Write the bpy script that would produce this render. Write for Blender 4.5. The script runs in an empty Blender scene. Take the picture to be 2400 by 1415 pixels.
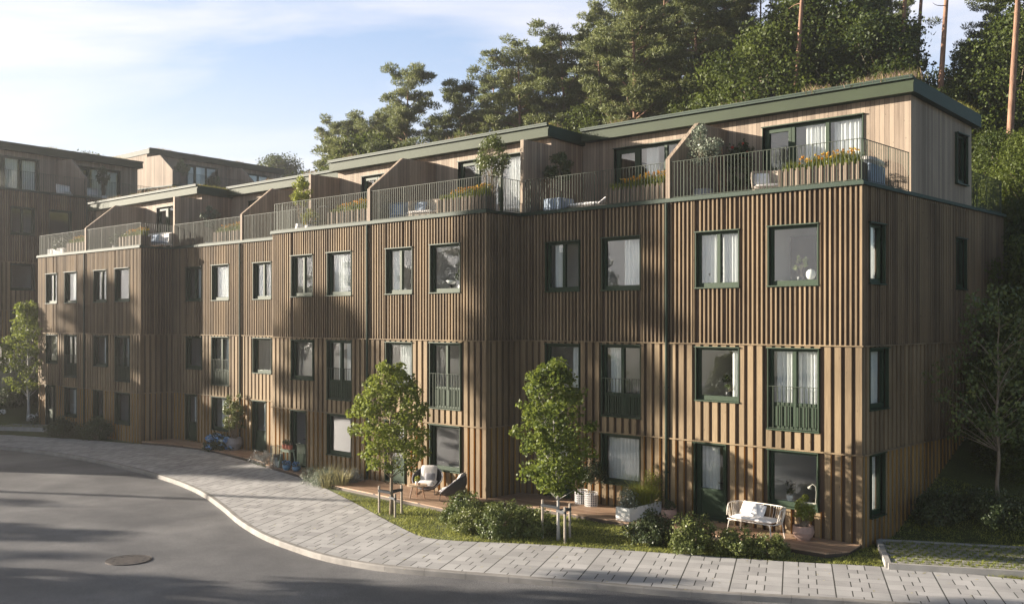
import bpy, bmesh, math, random
import numpy as np
from mathutils import Vector, Matrix
R_ = math.radians
C = bpy.context.scene.collection
scn = bpy.context.scene
random.seed(7); rng = np.random.default_rng(11)

# ------------------------------------------------------------------ camera
cam = bpy.data.cameras.new('camera'); cam.sensor_width = 36; cam.lens = 2383/2400*36
cam.shift_y = (752-707.5)/2400; cam.clip_end = 2000; cam.clip_start = .1
co = bpy.data.objects.new('camera', cam); C.objects.link(co); scn.camera = co
co.location = (10.70, -24.27, 5.5)
co.rotation_euler = (R_(90), 0, math.atan2(.679, .734))

# ------------------------------------------------------------------ light
SUNV = Vector((-1.62, -1.0, .455)).normalized()
EL = math.asin(SUNV.z)
sl = bpy.data.lights.new('sun', 'SUN'); sl.energy = 5.0; sl.angle = R_(.5); sl.color = (1, .875, .73)
so = bpy.data.objects.new('sun', sl); C.objects.link(so)
so.rotation_euler = SUNV.to_track_quat('Z', 'Y').to_euler()
w = bpy.data.worlds.new('World'); scn.world = w; w.use_nodes = True
nt = w.node_tree; nt.nodes.clear()
def N(nt, t, **k):
    n = nt.nodes.new(t)
    for a, b in k.items():
        if a[0] == 'i' and a[1:].isdigit(): n.inputs[int(a[1:])].default_value = b
        else: setattr(n, a, b)
    return n
sky = N(nt, 'ShaderNodeTexSky', sky_type='NISHITA', sun_disc=False, sun_elevation=EL)
sky.sun_rotation = math.atan2(SUNV.x, SUNV.y) % (2*math.pi)
sky.air_density = 1.0; sky.dust_density = 1.2; sky.ozone_density = 2.0
tc = N(nt, 'ShaderNodeTexCoord')
mp = N(nt, 'ShaderNodeMapping'); mp.inputs['Scale'].default_value = (1.0, 1.0, 4.5); mp.inputs['Rotation'].default_value = (.25, .35, .6)
nt.links.new(tc.outputs['Generated'], mp.inputs[0])
no = N(nt, 'ShaderNodeTexNoise'); no.inputs['Scale'].default_value = 2.1; no.inputs['Detail'].default_value = 7; no.inputs['Roughness'].default_value = .55; no.inputs['Distortion'].default_value = .5
nt.links.new(mp.outputs[0], no.inputs[0])
rmp = N(nt, 'ShaderNodeValToRGB'); rmp.color_ramp.elements[0].position = .44; rmp.color_ramp.elements[0].color = (0,0,0,1)
rmp.color_ramp.elements[1].position = .68; rmp.color_ramp.elements[1].color = (.9,.9,.9,1)
nt.links.new(no.outputs[0], rmp.inputs[0])
# thin white air towards the horizon (milky evening haze in the sky itself)
sx = N(nt, 'ShaderNodeSeparateXYZ'); nt.links.new(tc.outputs['Generated'], sx.inputs[0])
hz = N(nt, 'ShaderNodeMapRange'); hz.inputs['From Min'].default_value = .04; hz.inputs['From Max'].default_value = .30
hz.inputs['To Min'].default_value = .92; hz.inputs['To Max'].default_value = .62
nt.links.new(sx.outputs['Z'], hz.inputs['Value'])
# the milky air is bright on the sun's side of the sky and fades in the opposite quarter and overhead
dp = N(nt, 'ShaderNodeVectorMath', operation='DOT_PRODUCT'); nt.links.new(tc.outputs['Generated'], dp.inputs[0]); dp.inputs[1].default_value = tuple(Vector((SUNV.x, SUNV.y, 0)).normalized())
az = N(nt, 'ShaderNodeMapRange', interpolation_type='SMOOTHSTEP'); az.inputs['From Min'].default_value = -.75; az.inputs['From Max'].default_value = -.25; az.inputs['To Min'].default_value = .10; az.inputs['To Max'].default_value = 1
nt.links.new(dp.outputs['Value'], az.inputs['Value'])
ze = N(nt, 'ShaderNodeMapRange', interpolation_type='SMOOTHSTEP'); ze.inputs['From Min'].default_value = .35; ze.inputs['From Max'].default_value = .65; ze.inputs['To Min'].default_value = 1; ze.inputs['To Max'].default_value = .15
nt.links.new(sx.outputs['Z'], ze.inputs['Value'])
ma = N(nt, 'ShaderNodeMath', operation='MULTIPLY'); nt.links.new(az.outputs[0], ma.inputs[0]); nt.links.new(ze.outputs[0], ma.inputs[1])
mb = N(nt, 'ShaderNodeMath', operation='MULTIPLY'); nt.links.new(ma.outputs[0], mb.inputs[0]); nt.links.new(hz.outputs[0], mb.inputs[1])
mc = N(nt, 'ShaderNodeMath', operation='MULTIPLY'); nt.links.new(ma.outputs[0], mc.inputs[0]); nt.links.new(rmp.outputs[0], mc.inputs[1])
mx0 = N(nt, 'ShaderNodeMix', data_type='RGBA'); mx0.inputs['B'].default_value = (2.85, 3.85, 5.7, 1)
nt.links.new(mb.outputs[0], mx0.inputs['Factor']); nt.links.new(sky.outputs[0], mx0.inputs['A'])
mx = N(nt, 'ShaderNodeMix', data_type='RGBA'); mx.inputs['B'].default_value = (5.6, 5.5, 6.0, 1)
nt.links.new(mc.outputs[0], mx.inputs['Factor']); nt.links.new(mx0.outputs['Result'], mx.inputs['A'])
# whiter air low down, and the bright aureole round the (unseen) low sun
hw = N(nt, 'ShaderNodeMapRange', interpolation_type='SMOOTHSTEP'); hw.inputs['From Min'].default_value = .02; hw.inputs['From Max'].default_value = .30; hw.inputs['To Min'].default_value = .97; hw.inputs['To Max'].default_value = 0
nt.links.new(sx.outputs['Z'], hw.inputs['Value'])
md = N(nt, 'ShaderNodeMath', operation='MULTIPLY'); nt.links.new(hw.outputs[0], md.inputs[0]); nt.links.new(az.outputs[0], md.inputs[1])
mx2 = N(nt, 'ShaderNodeMix', data_type='RGBA'); mx2.inputs['B'].default_value = (5.6, 5.75, 5.8, 1); nt.links.new(md.outputs[0], mx2.inputs['Factor']); nt.links.new(mx.outputs['Result'], mx2.inputs['A'])
ds = N(nt, 'ShaderNodeVectorMath', operation='DOT_PRODUCT'); nt.links.new(tc.outputs['Generated'], ds.inputs[0]); ds.inputs[1].default_value = tuple(SUNV)
au = N(nt, 'ShaderNodeMapRange', interpolation_type='SMOOTHSTEP'); au.inputs['From Min'].default_value = .55; au.inputs['From Max'].default_value = 1.0; nt.links.new(ds.outputs['Value'], au.inputs['Value'])
mx3 = N(nt, 'ShaderNodeMix', data_type='RGBA'); mx3.inputs['B'].default_value = (6.5, 6.3, 6.0, 1); nt.links.new(au.outputs[0], mx3.inputs['Factor']); nt.links.new(mx2.outputs['Result'], mx3.inputs['A'])
bg = N(nt, 'ShaderNodeBackground'); bg.inputs['Strength'].default_value = .05
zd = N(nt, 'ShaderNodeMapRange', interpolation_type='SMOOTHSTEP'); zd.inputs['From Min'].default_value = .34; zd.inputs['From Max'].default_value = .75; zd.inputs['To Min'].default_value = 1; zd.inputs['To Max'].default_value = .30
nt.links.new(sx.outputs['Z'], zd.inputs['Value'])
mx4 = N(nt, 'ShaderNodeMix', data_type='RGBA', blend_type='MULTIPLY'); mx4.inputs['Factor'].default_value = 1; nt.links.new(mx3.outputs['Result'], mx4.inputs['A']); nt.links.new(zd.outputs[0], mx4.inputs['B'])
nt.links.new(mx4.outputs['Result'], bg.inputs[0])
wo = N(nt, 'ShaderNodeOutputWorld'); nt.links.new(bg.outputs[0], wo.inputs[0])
scn.view_settings.view_transform = 'Standard'; scn.view_settings.look = 'None'
scn.view_settings.exposure = 1.93; scn.view_settings.gamma = 1
scn.render.resolution_x = 1024; scn.render.resolution_y = 603

# ------------------------------------------------------------------ materials
class NT:
    def __init__(s, name):
        s.m = bpy.data.materials.new(name); s.m.use_nodes = True; s.t = s.m.node_tree
        s.b = s.t.nodes['Principled BSDF']; s.o = s.t.nodes['Material Output']
    def n(s, t, **k): return N(s.t, t, **k)
    def l(s, a, b): s.t.links.new(a, b)
    def math(s, op, a, b=None, c=None):
        n = s.n('ShaderNodeMath', operation=op)
        for i, q in enumerate((a, b, c)):
            if q is None: continue
            if isinstance(q, (int, float)): n.inputs[i].default_value = q
            else: s.l(q, n.inputs[i])
        return n.outputs[0]
    def noise(s, scale, vec=None, detail=4, rough=.5, sc=(1,1,1)):
        if vec is None: vec = s.n('ShaderNodeTexCoord').outputs['Object']
        m = s.n('ShaderNodeMapping'); m.inputs['Scale'].default_value = sc; s.l(vec, m.inputs[0])
        n = s.n('ShaderNodeTexNoise'); n.inputs['Scale'].default_value = scale; n.inputs['Detail'].default_value = detail; n.inputs['Roughness'].default_value = rough
        s.l(m.outputs[0], n.inputs[0]); return n.outputs[0]
    def ramp(s, f, stops):
        r = s.n('ShaderNodeValToRGB'); e = r.color_ramp.elements
        while len(e) < len(stops): e.new(.5)
        for q, (p, c) in zip(e, stops): q.position = p; q.color = (*c, 1)
        s.l(f, r.inputs[0]); return r.outputs[0]
    def mix(s, f, a, b, mode='MIX'):
        n = s.n('ShaderNodeMix', data_type='RGBA', blend_type=mode)
        for k, q in (('Factor', f), ('A', a), ('B', b)):
            if isinstance(q, (int, float)): n.inputs[k].default_value = q
            elif isinstance(q, tuple): n.inputs[k].default_value = (*q, 1)
            else: s.l(q, n.inputs[k])
        return n.outputs['Result']
    def bump(s, h, st=.3, d=.01):
        b = s.n('ShaderNodeBump'); b.inputs['Strength'].default_value = st; b.inputs['Distance'].default_value = d
        s.l(h, b.inputs['Height']); s.l(b.outputs[0], s.b.inputs['Normal'])
def simple(name, col, rough=.6, metal=0, var=.12, sc=6, spec=.5):
    m = NT(name); f = m.noise(sc, detail=5)
    m.l(m.ramp(f, [(.3, tuple(c*(1-var) for c in col)), (.7, tuple(min(1, c*(1+var)) for c in col))]), m.b.inputs['Base Color'])
    m.b.inputs['Roughness'].default_value = rough; m.b.inputs['Metallic'].default_value = metal
    m.b.inputs['Specular IOR Level'].default_value = spec
    m.bump(m.noise(60), .08, .002)
    return m.m
def wood(name, c1, c2, pitch, gaps=0, dark=.45, rough=.75, phase=0.0):
    m = NT(name); tco = m.n('ShaderNodeTexCoord').outputs['Object']
    s = m.n('ShaderNodeSeparateXYZ'); m.l(tco, s.inputs[0])
    a = m.math('ADD', s.outputs[0], s.outputs[1]); a = m.math('ADD', a, 50.0+phase)
    q = m.math('DIVIDE', a, pitch); fl = m.math('FLOOR', q)
    wn = m.n('ShaderNodeTexWhiteNoise', noise_dimensions='1D'); m.l(fl, wn.inputs['W'])
    # grain stretched along the board
    cv = m.n('ShaderNodeCombineXYZ'); m.l(a, cv.inputs[0]); m.l(m.math('MULTIPLY', wn.outputs[0], 37.0), cv.inputs[1]); m.l(s.outputs[2], cv.inputs[2])
    g = m.noise(1.0, cv.outputs[0], 7, .65, (34, 34, 1.6))
    big = m.noise(.55, None, 3, .5, (1, 1, .6))
    kn = m.n('ShaderNodeTexVoronoi'); kn.inputs['Scale'].default_value = 1.0
    mp2 = m.n('ShaderNodeMapping'); mp2.inputs['Scale'].default_value = (7, 7, 3.0); m.l(cv.outputs[0], mp2.inputs[0]); m.l(mp2.outputs[0], kn.inputs[0])
    knf = m.math('LESS_THAN', kn.outputs[0], .085)
    t = m.math('ADD', m.math('MULTIPLY', g, .62), m.math('MULTIPLY', wn.outputs[0], .38))
    t = m.math('ADD', t, m.math('MULTIPLY', m.math('SUBTRACT', big, .5), .8))
    col = m.ramp(t, [(.22, c1), (.72, c2)])
    col = m.mix(m.math('MULTIPLY', knf, .6), col, tuple(c*.35 for c in c1))
    h = g
    if gaps:
        fr = m.math('FRACT', q); gp = m.math('LESS_THAN', fr, gaps)
        col = m.mix(gp, col, tuple(c*dark*.25 for c in c1)); h = m.math('SUBTRACT', m.math('MULTIPLY', g, .15), gp)
    m.l(col, m.b.inputs['Base Color']); m.b.inputs['Roughness'].default_value = rough
    m.b.inputs['Specular IOR Level'].default_value = .3
    m.bump(h, .35, .004)
    return m.m
M = {}
M['wu'] = wood('brown_timber', (.088, .063, .037), (.228, .168, .100), .137)
M['wm'] = wood('brown_timber_wide', (.105, .075, .042), (.25, .185, .108), .28)
M['wb'] = wood('timber_backing', (.045, .030, .020), (.10, .067, .044), .15)
M['wo'] = wood('raw_pine_edge', (.26, .14, .035), (.42, .26, .08), .28)
M['wp'] = wood('terrace_timber', (.16, .122, .09), (.30, .24, .18), .135, gaps=.05)
M['wd'] = wood('deck_timber', (.25, .13, .075), (.46, .27, .16), .14, rough=.6)
def deckmat():
    m = NT('decking'); tco = m.n('ShaderNodeTexCoord').outputs['Object']
    s = m.n('ShaderNodeSeparateXYZ'); m.l(tco, s.inputs[0])
    q = m.math('DIVIDE', m.math('ADD', s.outputs[1], 40.0), .145); fl = m.math('FLOOR', q); fr = m.math('FRACT', q)
    wn = m.n('ShaderNodeTexWhiteNoise', noise_dimensions='1D'); m.l(fl, wn.inputs['W'])
    g = m.noise(1.0, tco, 6, .6, (2.0, 40, 4))
    t = m.math('ADD', m.math('MULTIPLY', g, .6), m.math('MULTIPLY', wn.outputs[0], .4))
    col = m.ramp(t, [(.2, (.22, .13, .08)), (.8, (.42, .285, .185))])
    gp = m.math('LESS_THAN', fr, .06); col = m.mix(gp, col, (.03, .015, .01))
    m.l(col, m.b.inputs['Base Color']); m.b.inputs['Roughness'].default_value = .6
    m.bump(m.math('SUBTRACT', m.math('MULTIPLY', g, .1), gp), .4, .005); return m.m
M['deck'] = deckmat()
M['green'] = simple('green_painted_metal', (.040, .075, .040), .38, 0, .10, 2, spec=.25)
M['fascia'] = simple('green_fascia_paint', (.021, .034, .013), .65, 0, .10, 1.2, spec=.25)
M['gdark'] = simple('dark_green_metal', (.016, .034, .022), .6, 0, .12, 2, spec=.25)
M['rail'] = simple('rail_metal', (.034, .048, .030), .6, .0, .1, 3, spec=.25)
M['gframe'] = simple('green_window_paint', (.016, .036, .017), .55, 0, .12, 2, spec=.25)
M['white'] = simple('white_paint', (.78, .77, .74), .5, 0, .05, 3)
M['plaster'] = simple('interior_plaster', (.72, .71, .70), .9, 0, .04, 1)
M['floorin'] = simple('interior_floor', (.30, .21, .14), .5, 0, .15, 2)
M['black'] = simple('black_metal', (.02, .02, .022), .45, .3, .1, 4)
M['dwood'] = simple('dark_wood', (.05, .035, .025), .6, 0, .2, 3)
M['concrete'] = simple('concrete', (.30, .29, .27), .85, 0, .15, 2.5)
M['cushion'] = simple('cushion_cloth', (.62, .58, .54), .95, 0, .08, 5)
M['cushw'] = simple('white_cushion_cloth', (.80, .78, .76), .95, 0, .05, 5)
M['blueg'] = simple('blue_grey_cloth', (.28, .34, .42), .95, 0, .1, 5)
M['greyc'] = simple('grey_cloth', (.22, .22, .24), .95, 0, .1, 5)
M['wick'] = simple('dark_wicker', (.045, .043, .045), .8, 0, .4, 60)
M['wickl'] = simple('light_wicker', (.42, .36, .30), .8, 0, .3, 60)
M['rattan'] = simple('pale_lacquer', (.72, .66, .58), .45, 0, .05, 5)
M['terra'] = simple('terracotta', (.40, .13, .075), .8, 0, .12, 8)
M['pinkpot'] = simple('pink_clay', (.40, .27, .22), .8, 0, .15, 6)
M['greypot'] = simple('grey_clay', (.22, .22, .23), .8, 0, .15, 6)
M['bluepot'] = simple('blue_glaze', (.06, .16, .26), .3, 0, .15, 6)
M['wax'] = simple('candle_wax', (.85, .83, .78), .5, 0, .02, 6)
M['tablew'] = simple('table_wood', (.55, .40, .26), .5, 0, .15, 12)
M['tbrown'] = simple('table_leg_wood', (.28, .15, .08), .5, 0, .15, 12)
M['soil'] = simple('soil', (.045, .032, .022), .95, 0, .3, 15)
M['stake'] = simple('stake_wood', (.30, .26, .21), .8, 0, .2, 20)
M['strap'] = simple('strap_rubber', (.03, .035, .04), .7, 0, .1, 10)
M['iron'] = simple('cast_iron', (.085, .075, .068), .6, .4, .3, 20)
M['seatg'] = simple('pale_green_paint', (.30, .36, .26), .5, 0, .1, 5)
M['lampw'] = simple('opal_glass', (.85, .83, .80), .3, 0, .02, 5)
M['picture'] = simple('picture_print', (.22, .21, .20), .6, 0, .3, 8)
M['rosew'] = simple('white_petals', (.75, .76, .74), .8, 0, .1, 30)
M['fblue'] = simple('blue_petals', (.20, .36, .62), .8, 0, .35, 30)
M['fpale'] = simple('pale_petals', (.60, .66, .62), .8, 0, .2, 30)
M['fyel'] = simple('yellow_petals', (.80, .52, .08), .8, 0, .3, 30)
M['fora'] = simple('orange_petals', (.75, .36, .04), .8, 0, .3, 30)
M['fred'] = simple('red_petals', (.55, .05, .03), .8, 0, .3, 30)
def glassm():
    m = NT('window_glass'); t = m.t; t.nodes.remove(m.b)
    fr = m.n('ShaderNodeFresnel'); fr.inputs['IOR'].default_value = 2.0
    tr = m.n('ShaderNodeBsdfTransparent'); tr.inputs[0].default_value = (.95, .97, .96, 1)
    gl = m.n('ShaderNodeBsdfGlossy'); gl.inputs['Roughness'].default_value = .015; gl.inputs[0].default_value = (.95, .97, 1, 1)
    geo = m.n('ShaderNodeNewGeometry'); fac = m.math('MULTIPLY', fr.outputs[0], m.math('SUBTRACT', 1.0, geo.outputs['Backfacing']))
    mx = m.n('ShaderNodeMixShader'); m.l(fac, mx.inputs[0]); m.l(tr.outputs[0], mx.inputs[1]); m.l(gl.outputs[0], mx.inputs[2])
    m.l(mx.outputs[0], m.o.inputs[0]); return m.m
M['glass'] = glassm()
def clothm():
    m = NT('curtain_cloth'); t = m.t
    m.b.inputs['Base Color'].default_value = (.88, .88, .88, 1); m.b.inputs['Roughness'].default_value = .95
    tl = m.n('ShaderNodeBsdfTranslucent'); tl.inputs[0].default_value = (.8, .8, .8, 1)
    mx = m.n('ShaderNodeMixShader'); mx.inputs[0].default_value = .35
    m.l(m.b.outputs[0], mx.inputs[1]); m.l(tl.outputs[0], mx.inputs[2]); m.l(mx.outputs[0], m.o.inputs[0]); return m.m
M['curtain'] = clothm()
def leafm(name, c1, c2, trans=.3, rough=.45, sc=1.2, spec=.4):
    m = NT(name); geo = m.n('ShaderNodeNewGeometry'); oi = m.n('ShaderNodeObjectInfo')
    n1 = m.noise(sc, geo.outputs['Position'], 2); n2 = m.noise(sc*14, geo.outputs['Position'], 1)
    t = m.math('ADD', m.math('MULTIPLY', n1, .5), m.math('MULTIPLY', n2, .5))
    t = m.math('ADD', t, m.math('MULTIPLY', m.math('SUBTRACT', oi.outputs['Random'], .5), .18))
    col = m.ramp(t, [(.33, c1), (.66, c2)])
    m.l(col, m.b.inputs['Base Color']); m.b.inputs['Roughness'].default_value = rough; m.b.inputs['Specular IOR Level'].default_value = spec
    tl = m.n('ShaderNodeBsdfTranslucent'); m.l(m.mix(.5, col, tuple(min(1, c*1.6) for c in c2)), tl.inputs[0])
    mx = m.n('ShaderNodeMixShader'); mx.inputs[0].default_value = trans
    m.l(m.b.outputs[0], mx.inputs[1]); m.l(tl.outputs[0], mx.inputs[2]); m.l(mx.outputs[0], m.o.inputs[0]); return m.m
M['maple'] = leafm('maple_leaves', (.055, .090, .016), (.18, .21, .035), .35, .5, 1.2, .22)
M['pine'] = leafm('pine_needles', (.05, .075, .022), (.17, .19, .06), .25, .6)
M['decid'] = leafm('woodland_leaves', (.016, .032, .007), (.090, .115, .020), .3, .55, .5, .2)
M['bush'] = leafm('shrub_leaves', (.050, .080, .020), (.15, .17, .045), .2)
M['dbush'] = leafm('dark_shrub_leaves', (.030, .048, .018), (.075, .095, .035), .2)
M['sage'] = leafm('grey_green_leaves', (.10, .125, .085), (.24, .27, .20), .2)
M['lav'] = leafm('lavender_leaves', (.06, .075, .065), (.14, .15, .15), .2)
M['straw'] = leafm('straw_grass', (.22, .20, .08), (.50, .46, .24), .3)
M['lime'] = leafm('fresh_leaves', (.10, .14, .02), (.27, .29, .05), .35)
M['grass'] = leafm('grass_blades', (.11, .15, .025), (.36, .37, .09), .3, .6, 1.5)
M['sedum'] = leafm('sedum_blades', (.09, .10, .02), (.26, .25, .06), .3, .6, 1.5)
M['pinkg'] = leafm('pink_seed_heads', (.24, .16, .12), (.45, .33, .26), .3, .7, 2)
def barkm(name, c1, c2, hi=None):
    m = NT(name); g = m.noise(5, None, 6, .7, (1, 1, .3)); col = m.ramp(g, [(.3, c1), (.7, c2)])
    m.l(col, m.b.inputs['Base Color']); m.b.inputs['Roughness'].default_value = .9; m.bump(g, .8, .03); return m.m
M['barkp'] = barkm('pine_bark', (.12, .065, .042), (.30, .175, .115))
M['bark'] = barkm('grey_bark', (.12, .09, .06), (.27, .22, .16))
M['barkw'] = barkm('birch_bark', (.28, .27, .25), (.55, .53, .50))
def asph():
    m = NT('asphalt'); a = m.noise(55, None, 3, .6); b = m.noise(.35, None, 5, .6); c = m.noise(260, None, 1)
    t = m.math('ADD', m.math('MULTIPLY', a, .45), m.math('MULTIPLY', b, .35)); t = m.math('ADD', t, m.math('MULTIPLY', c, .35))
    m.l(m.ramp(t, [(.36, (.040, .043, .052)), (.56, (.105, .106, .11)), (.74, (.34, .335, .33))]), m.b.inputs['Base Color'])
    m.b.inputs['Roughness'].default_value = .62; m.b.inputs['Specular IOR Level'].default_value = .4
    m.bump(m.math('ADD', a, c), .5, .006); return m.m
M['asphalt'] = asph()
M['kerb'] = simple('kerb_concrete', (.22, .21, .195), .85, 0, .22, 2.0)
def pavem():
    m = NT('paving_slabs'); tco = m.n('ShaderNodeTexCoord').outputs['Object']
    mp = m.n('ShaderNodeMapping'); mp.inputs['Rotation'].default_value = (0, 0, R_(-27.2)); m.l(tco, mp.inputs[0])
    s = m.n('ShaderNodeSeparateXYZ'); m.l(mp.outputs[0], s.inputs[0])
    U = m.math('DIVIDE', m.math('ADD', s.outputs[0], 7.19+107), 1.07); V = m.math('DIVIDE', m.math('ADD', s.outputs[1], 78.0), .78)
    fu = m.math('FRACT', U); fv = m.math('FRACT', V); cu = m.math('FLOOR', U); cvv = m.math('FLOOR', V)
    def near(x, c, w): return m.math('LESS_THAN', m.math('ABSOLUTE', m.math('SUBTRACT', x, c)), w)
    tall = m.math('LESS_THAN', fv, .58)
    jc = m.math('MAXIMUM', m.math('LESS_THAN', fu, .013), m.math('GREATER_THAN', fu, .987))
    jt = m.math('MULTIPLY', tall, m.math('MAXIMUM', near(fu, .31, .011), near(fu, .66, .011)))
    js = m.math('MULTIPLY', m.math('SUBTRACT', 1.0, tall), near(fu, .5, .011))
    J = m.math('MAXIMUM', jc, m.math('MAXIMUM', jt, js))
    jr = m.math('MAXIMUM', near(fv, .58, .009), m.math('MAXIMUM', m.math('LESS_THAN', fv, .005), m.math('GREATER_THAN', fv, .995)))
    # slab id for tone
    bt = m.math('ADD', m.math('GREATER_THAN', fu, .31), m.math('GREATER_THAN', fu, .66)); bs = m.math('ADD', m.math('GREATER_THAN', fu, .5), 5.0)
    idd = m.math('ADD', m.math('MULTIPLY', tall, bt), m.math('MULTIPLY', m.math('SUBTRACT', 1.0, tall), bs))
    cb = m.n('ShaderNodeCombineXYZ'); m.l(cu, cb.inputs[0]); m.l(cvv, cb.inputs[1]); m.l(idd, cb.inputs[2])
    wn = m.n('ShaderNodeTexWhiteNoise'); m.l(cb.outputs[0], wn.inputs[0])
    g = m.noise(70, None, 3, .7); b = m.noise(.8, None, 4, .6)
    t = m.math('ADD', m.math('MULTIPLY', g, .40), m.math('ADD', m.math('MULTIPLY', wn.outputs[0], .22), m.math('MULTIPLY', b, .55)))
    t = m.math('SUBTRACT', t, .06)
    col = m.ramp(t, [(.30, (.245, .243, .242)), (.75, (.47, .465, .46))])
    col = m.mix(m.math('MULTIPLY', jr, .45), col, (.10, .095, .085)); col = m.mix(J, col, (.035, .035, .03))
    m.l(col, m.b.inputs['Base Color']); m.b.inputs['Roughness'].default_value = .82
    m.bump(m.math('SUBTRACT', m.math('MULTIPLY', g, .10), m.math('ADD', J, m.math('MULTIPLY', jr, .5))), .6, .012); return m.m
M['pave'] = pavem()
def lawnm():
    m = NT('lawn_soil'); n1 = m.noise(.7, None, 5); n2 = m.noise(30, None, 3)
    t = m.math('ADD', m.math('MULTIPLY', n1, .5), m.math('MULTIPLY', n2, .5))
    m.l(m.ramp(t, [(.35, (.035, .050, .012)), (.65, (.10, .12, .03))]), m.b.inputs['Base Color']); m.b.inputs['Roughness'].default_value = .95
    m.bump(n2, .7, .04); return m.m
M['lawn'] = lawnm()

# ------------------------------------------------------------------ mesh builders
class MB:
    def __init__(s): s.v = []; s.f = []; s.m = []
    def box(s, x0, x1, y0, y1, z0, z1, mi=0, mx=None, my=None):
        if x0 > x1: x0, x1 = x1, x0
        if y0 > y1: y0, y1 = y1, y0
        b = len(s.v); s.v += [(x0,y0,z0),(x1,y0,z0),(x1,y1,z0),(x0,y1,z0),(x0,y0,z1),(x1,y0,z1),(x1,y1,z1),(x0,y1,z1)]
        s.f += [(b,b+3,b+2,b+1),(b+4,b+5,b+6,b+7),(b,b+1,b+5,b+4),(b+2,b+3,b+7,b+6),(b+1,b+2,b+6,b+5),(b+3,b,b+4,b+7)]
        mx = mi if mx is None else mx; my = mi if my is None else my
        s.m += [mi, mi, my, my, mx, mx]; return s
    def prism(s, poly, z0, z1, mi=0, mside=None):
        n = len(poly); b = len(s.v); a = sum(poly[i][0]*poly[(i+1)%n][1]-poly[(i+1)%n][0]*poly[i][1] for i in range(n))
        if a < 0: poly = poly[::-1]
        s.v += [(x, y, z0) for x, y in poly]+[(x, y, z1) for x, y in poly]
        s.f += [tuple(range(b+n-1, b-1, -1)), tuple(range(b+n, b+2*n))]+[(b+i, b+(i+1)%n, b+n+(i+1)%n, b+n+i) for i in range(n)]
        s.m += [mi, mi]+[mi if mside is None else mside]*n; return s
    def prismx(s, poly, x0, x1, mi=0):      # polygon in (y,z) extruded along x
        n = len(poly); b = len(s.v); a = sum(poly[i][0]*poly[(i+1)%n][1]-poly[(i+1)%n][0]*poly[i][1] for i in range(n))
        if a < 0: poly = poly[::-1]
        s.v += [(x0, y, z) for y, z in poly]+[(x1, y, z) for y, z in poly]
        s.f += [tuple(range(b+n-1, b-1, -1)), tuple(range(b+n, b+2*n))]+[(b+i, b+(i+1)%n, b+n+(i+1)%n, b+n+i) for i in range(n)]
        s.m += [mi]*(n+2); return s
    def ring(s, pts, radii, n=8, mi=0, caps=True):   # tube through points
        b = len(s.v); P = [Vector(p) for p in pts]; k = len(P)
        up = Vector((.13, .31, 1)).normalized()
        for i, p in enumerate(P):
            d = (P[min(i+1, k-1)]-P[max(i-1, 0)]).normalized()
            a = d.cross(up)
            if a.length < .1: a = d.cross(Vector((1, .2, 0)))
            a.normalize(); c = d.cross(a); r = radii[i] if hasattr(radii, '__len__') else radii
            for j in range(n):
                t = 2*math.pi*j/n; q = p+a*math.cos(t)*r+c*math.sin(t)*r; s.v.append(tuple(q))
        for i in range(k-1):
            for j in range(n):
                s.f.append((b+i*n+j, b+i*n+(j+1)%n, b+(i+1)*n+(j+1)%n, b+(i+1)*n+j)); s.m.append(mi)
        if caps:
            s.f += [tuple(b+j for j in range(n-1, -1, -1)), tuple(b+(k-1)*n+j for j in range(n))]; s.m += [mi, mi]
        return s
    def lathe(s, prof, c=(0,0,0), n=20, mi=0, tilt=None, squash=1):
        b = len(s.v); k = len(prof)
        for r, z in prof:
            for j in range(n):
                t = 2*math.pi*j/n; q = Vector((r*math.cos(t), r*math.sin(t)*squash, z))
                if tilt is not None: q = tilt @ q
                s.v.append((q.x+c[0], q.y+c[1], q.z+c[2]))
        for i in range(k-1):
            for j in range(n):
                s.f.append((b+i*n+j, b+i*n+(j+1)%n, b+(i+1)*n+(j+1)%n, b+(i+1)*n+j)); s.m.append(mi)
        s.f += [tuple(b+j for j in range(n-1, -1, -1)), tuple(b+(k-1)*n+j for j in range(n))]; s.m += [mi, mi]
        return s
    def pillow(s, c, sx, sy, sz, rot=None, mi=0, n=8, p=.45):
        b = len(s.v); rot = rot or Matrix.Identity(3); c = Vector(c)
        for sgn in (1, -1):
            for i in range(n+1):
                for j in range(n+1):
                    u = i/n*2-1; v = j/n*2-1
                    h = ((1-u**4)*(1-v**4))**p; k = 1-.06*(u*u*v*v)
                    s.v.append(tuple(c+rot @ Vector((u*sx*k, v*sy*k, sgn*sz*h))))
        m = n+1
        for q in (0, 1):
            o = b+q*m*m
            for i in range(n):
                for j in range(n):
                    f = (o+i*m+j, o+(i+1)*m+j, o+(i+1)*m+j+1, o+i*m+j+1)
                    s.f.append(f if q == 0 else f[::-1]); s.m.append(mi)
        return s
    def build(s, name, mats, parent=None, smooth=False, loc=None, bevel=0):
        me = bpy.data.meshes.new(name); me.from_pydata(s.v, [], s.f)
        if not isinstance(mats, (list, tuple)): mats = [mats]
        for q in mats: me.materials.append(M[q] if isinstance(q, str) else q)
        if len(mats) > 1: me.polygons.foreach_set('material_index', s.m)
        if smooth: me.polygons.foreach_set('use_smooth', [True]*len(me.polygons))
        me.update(); o = bpy.data.objects.new(name, me); C.objects.link(o)
        if parent: o.parent = parent
        if loc is not None: o.location = loc
        if bevel:
            bv = o.modifiers.new('bevel', 'BEVEL'); bv.width = bevel; bv.segments = 2; bv.limit_method = 'ANGLE'
        return o
def tag(o, label=None, cat=None, group=None, kind=None):
    if label: o['label'] = label
    if cat: o['category'] = cat
    if group: o['group'] = group
    if kind: o['kind'] = kind
    return o
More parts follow.
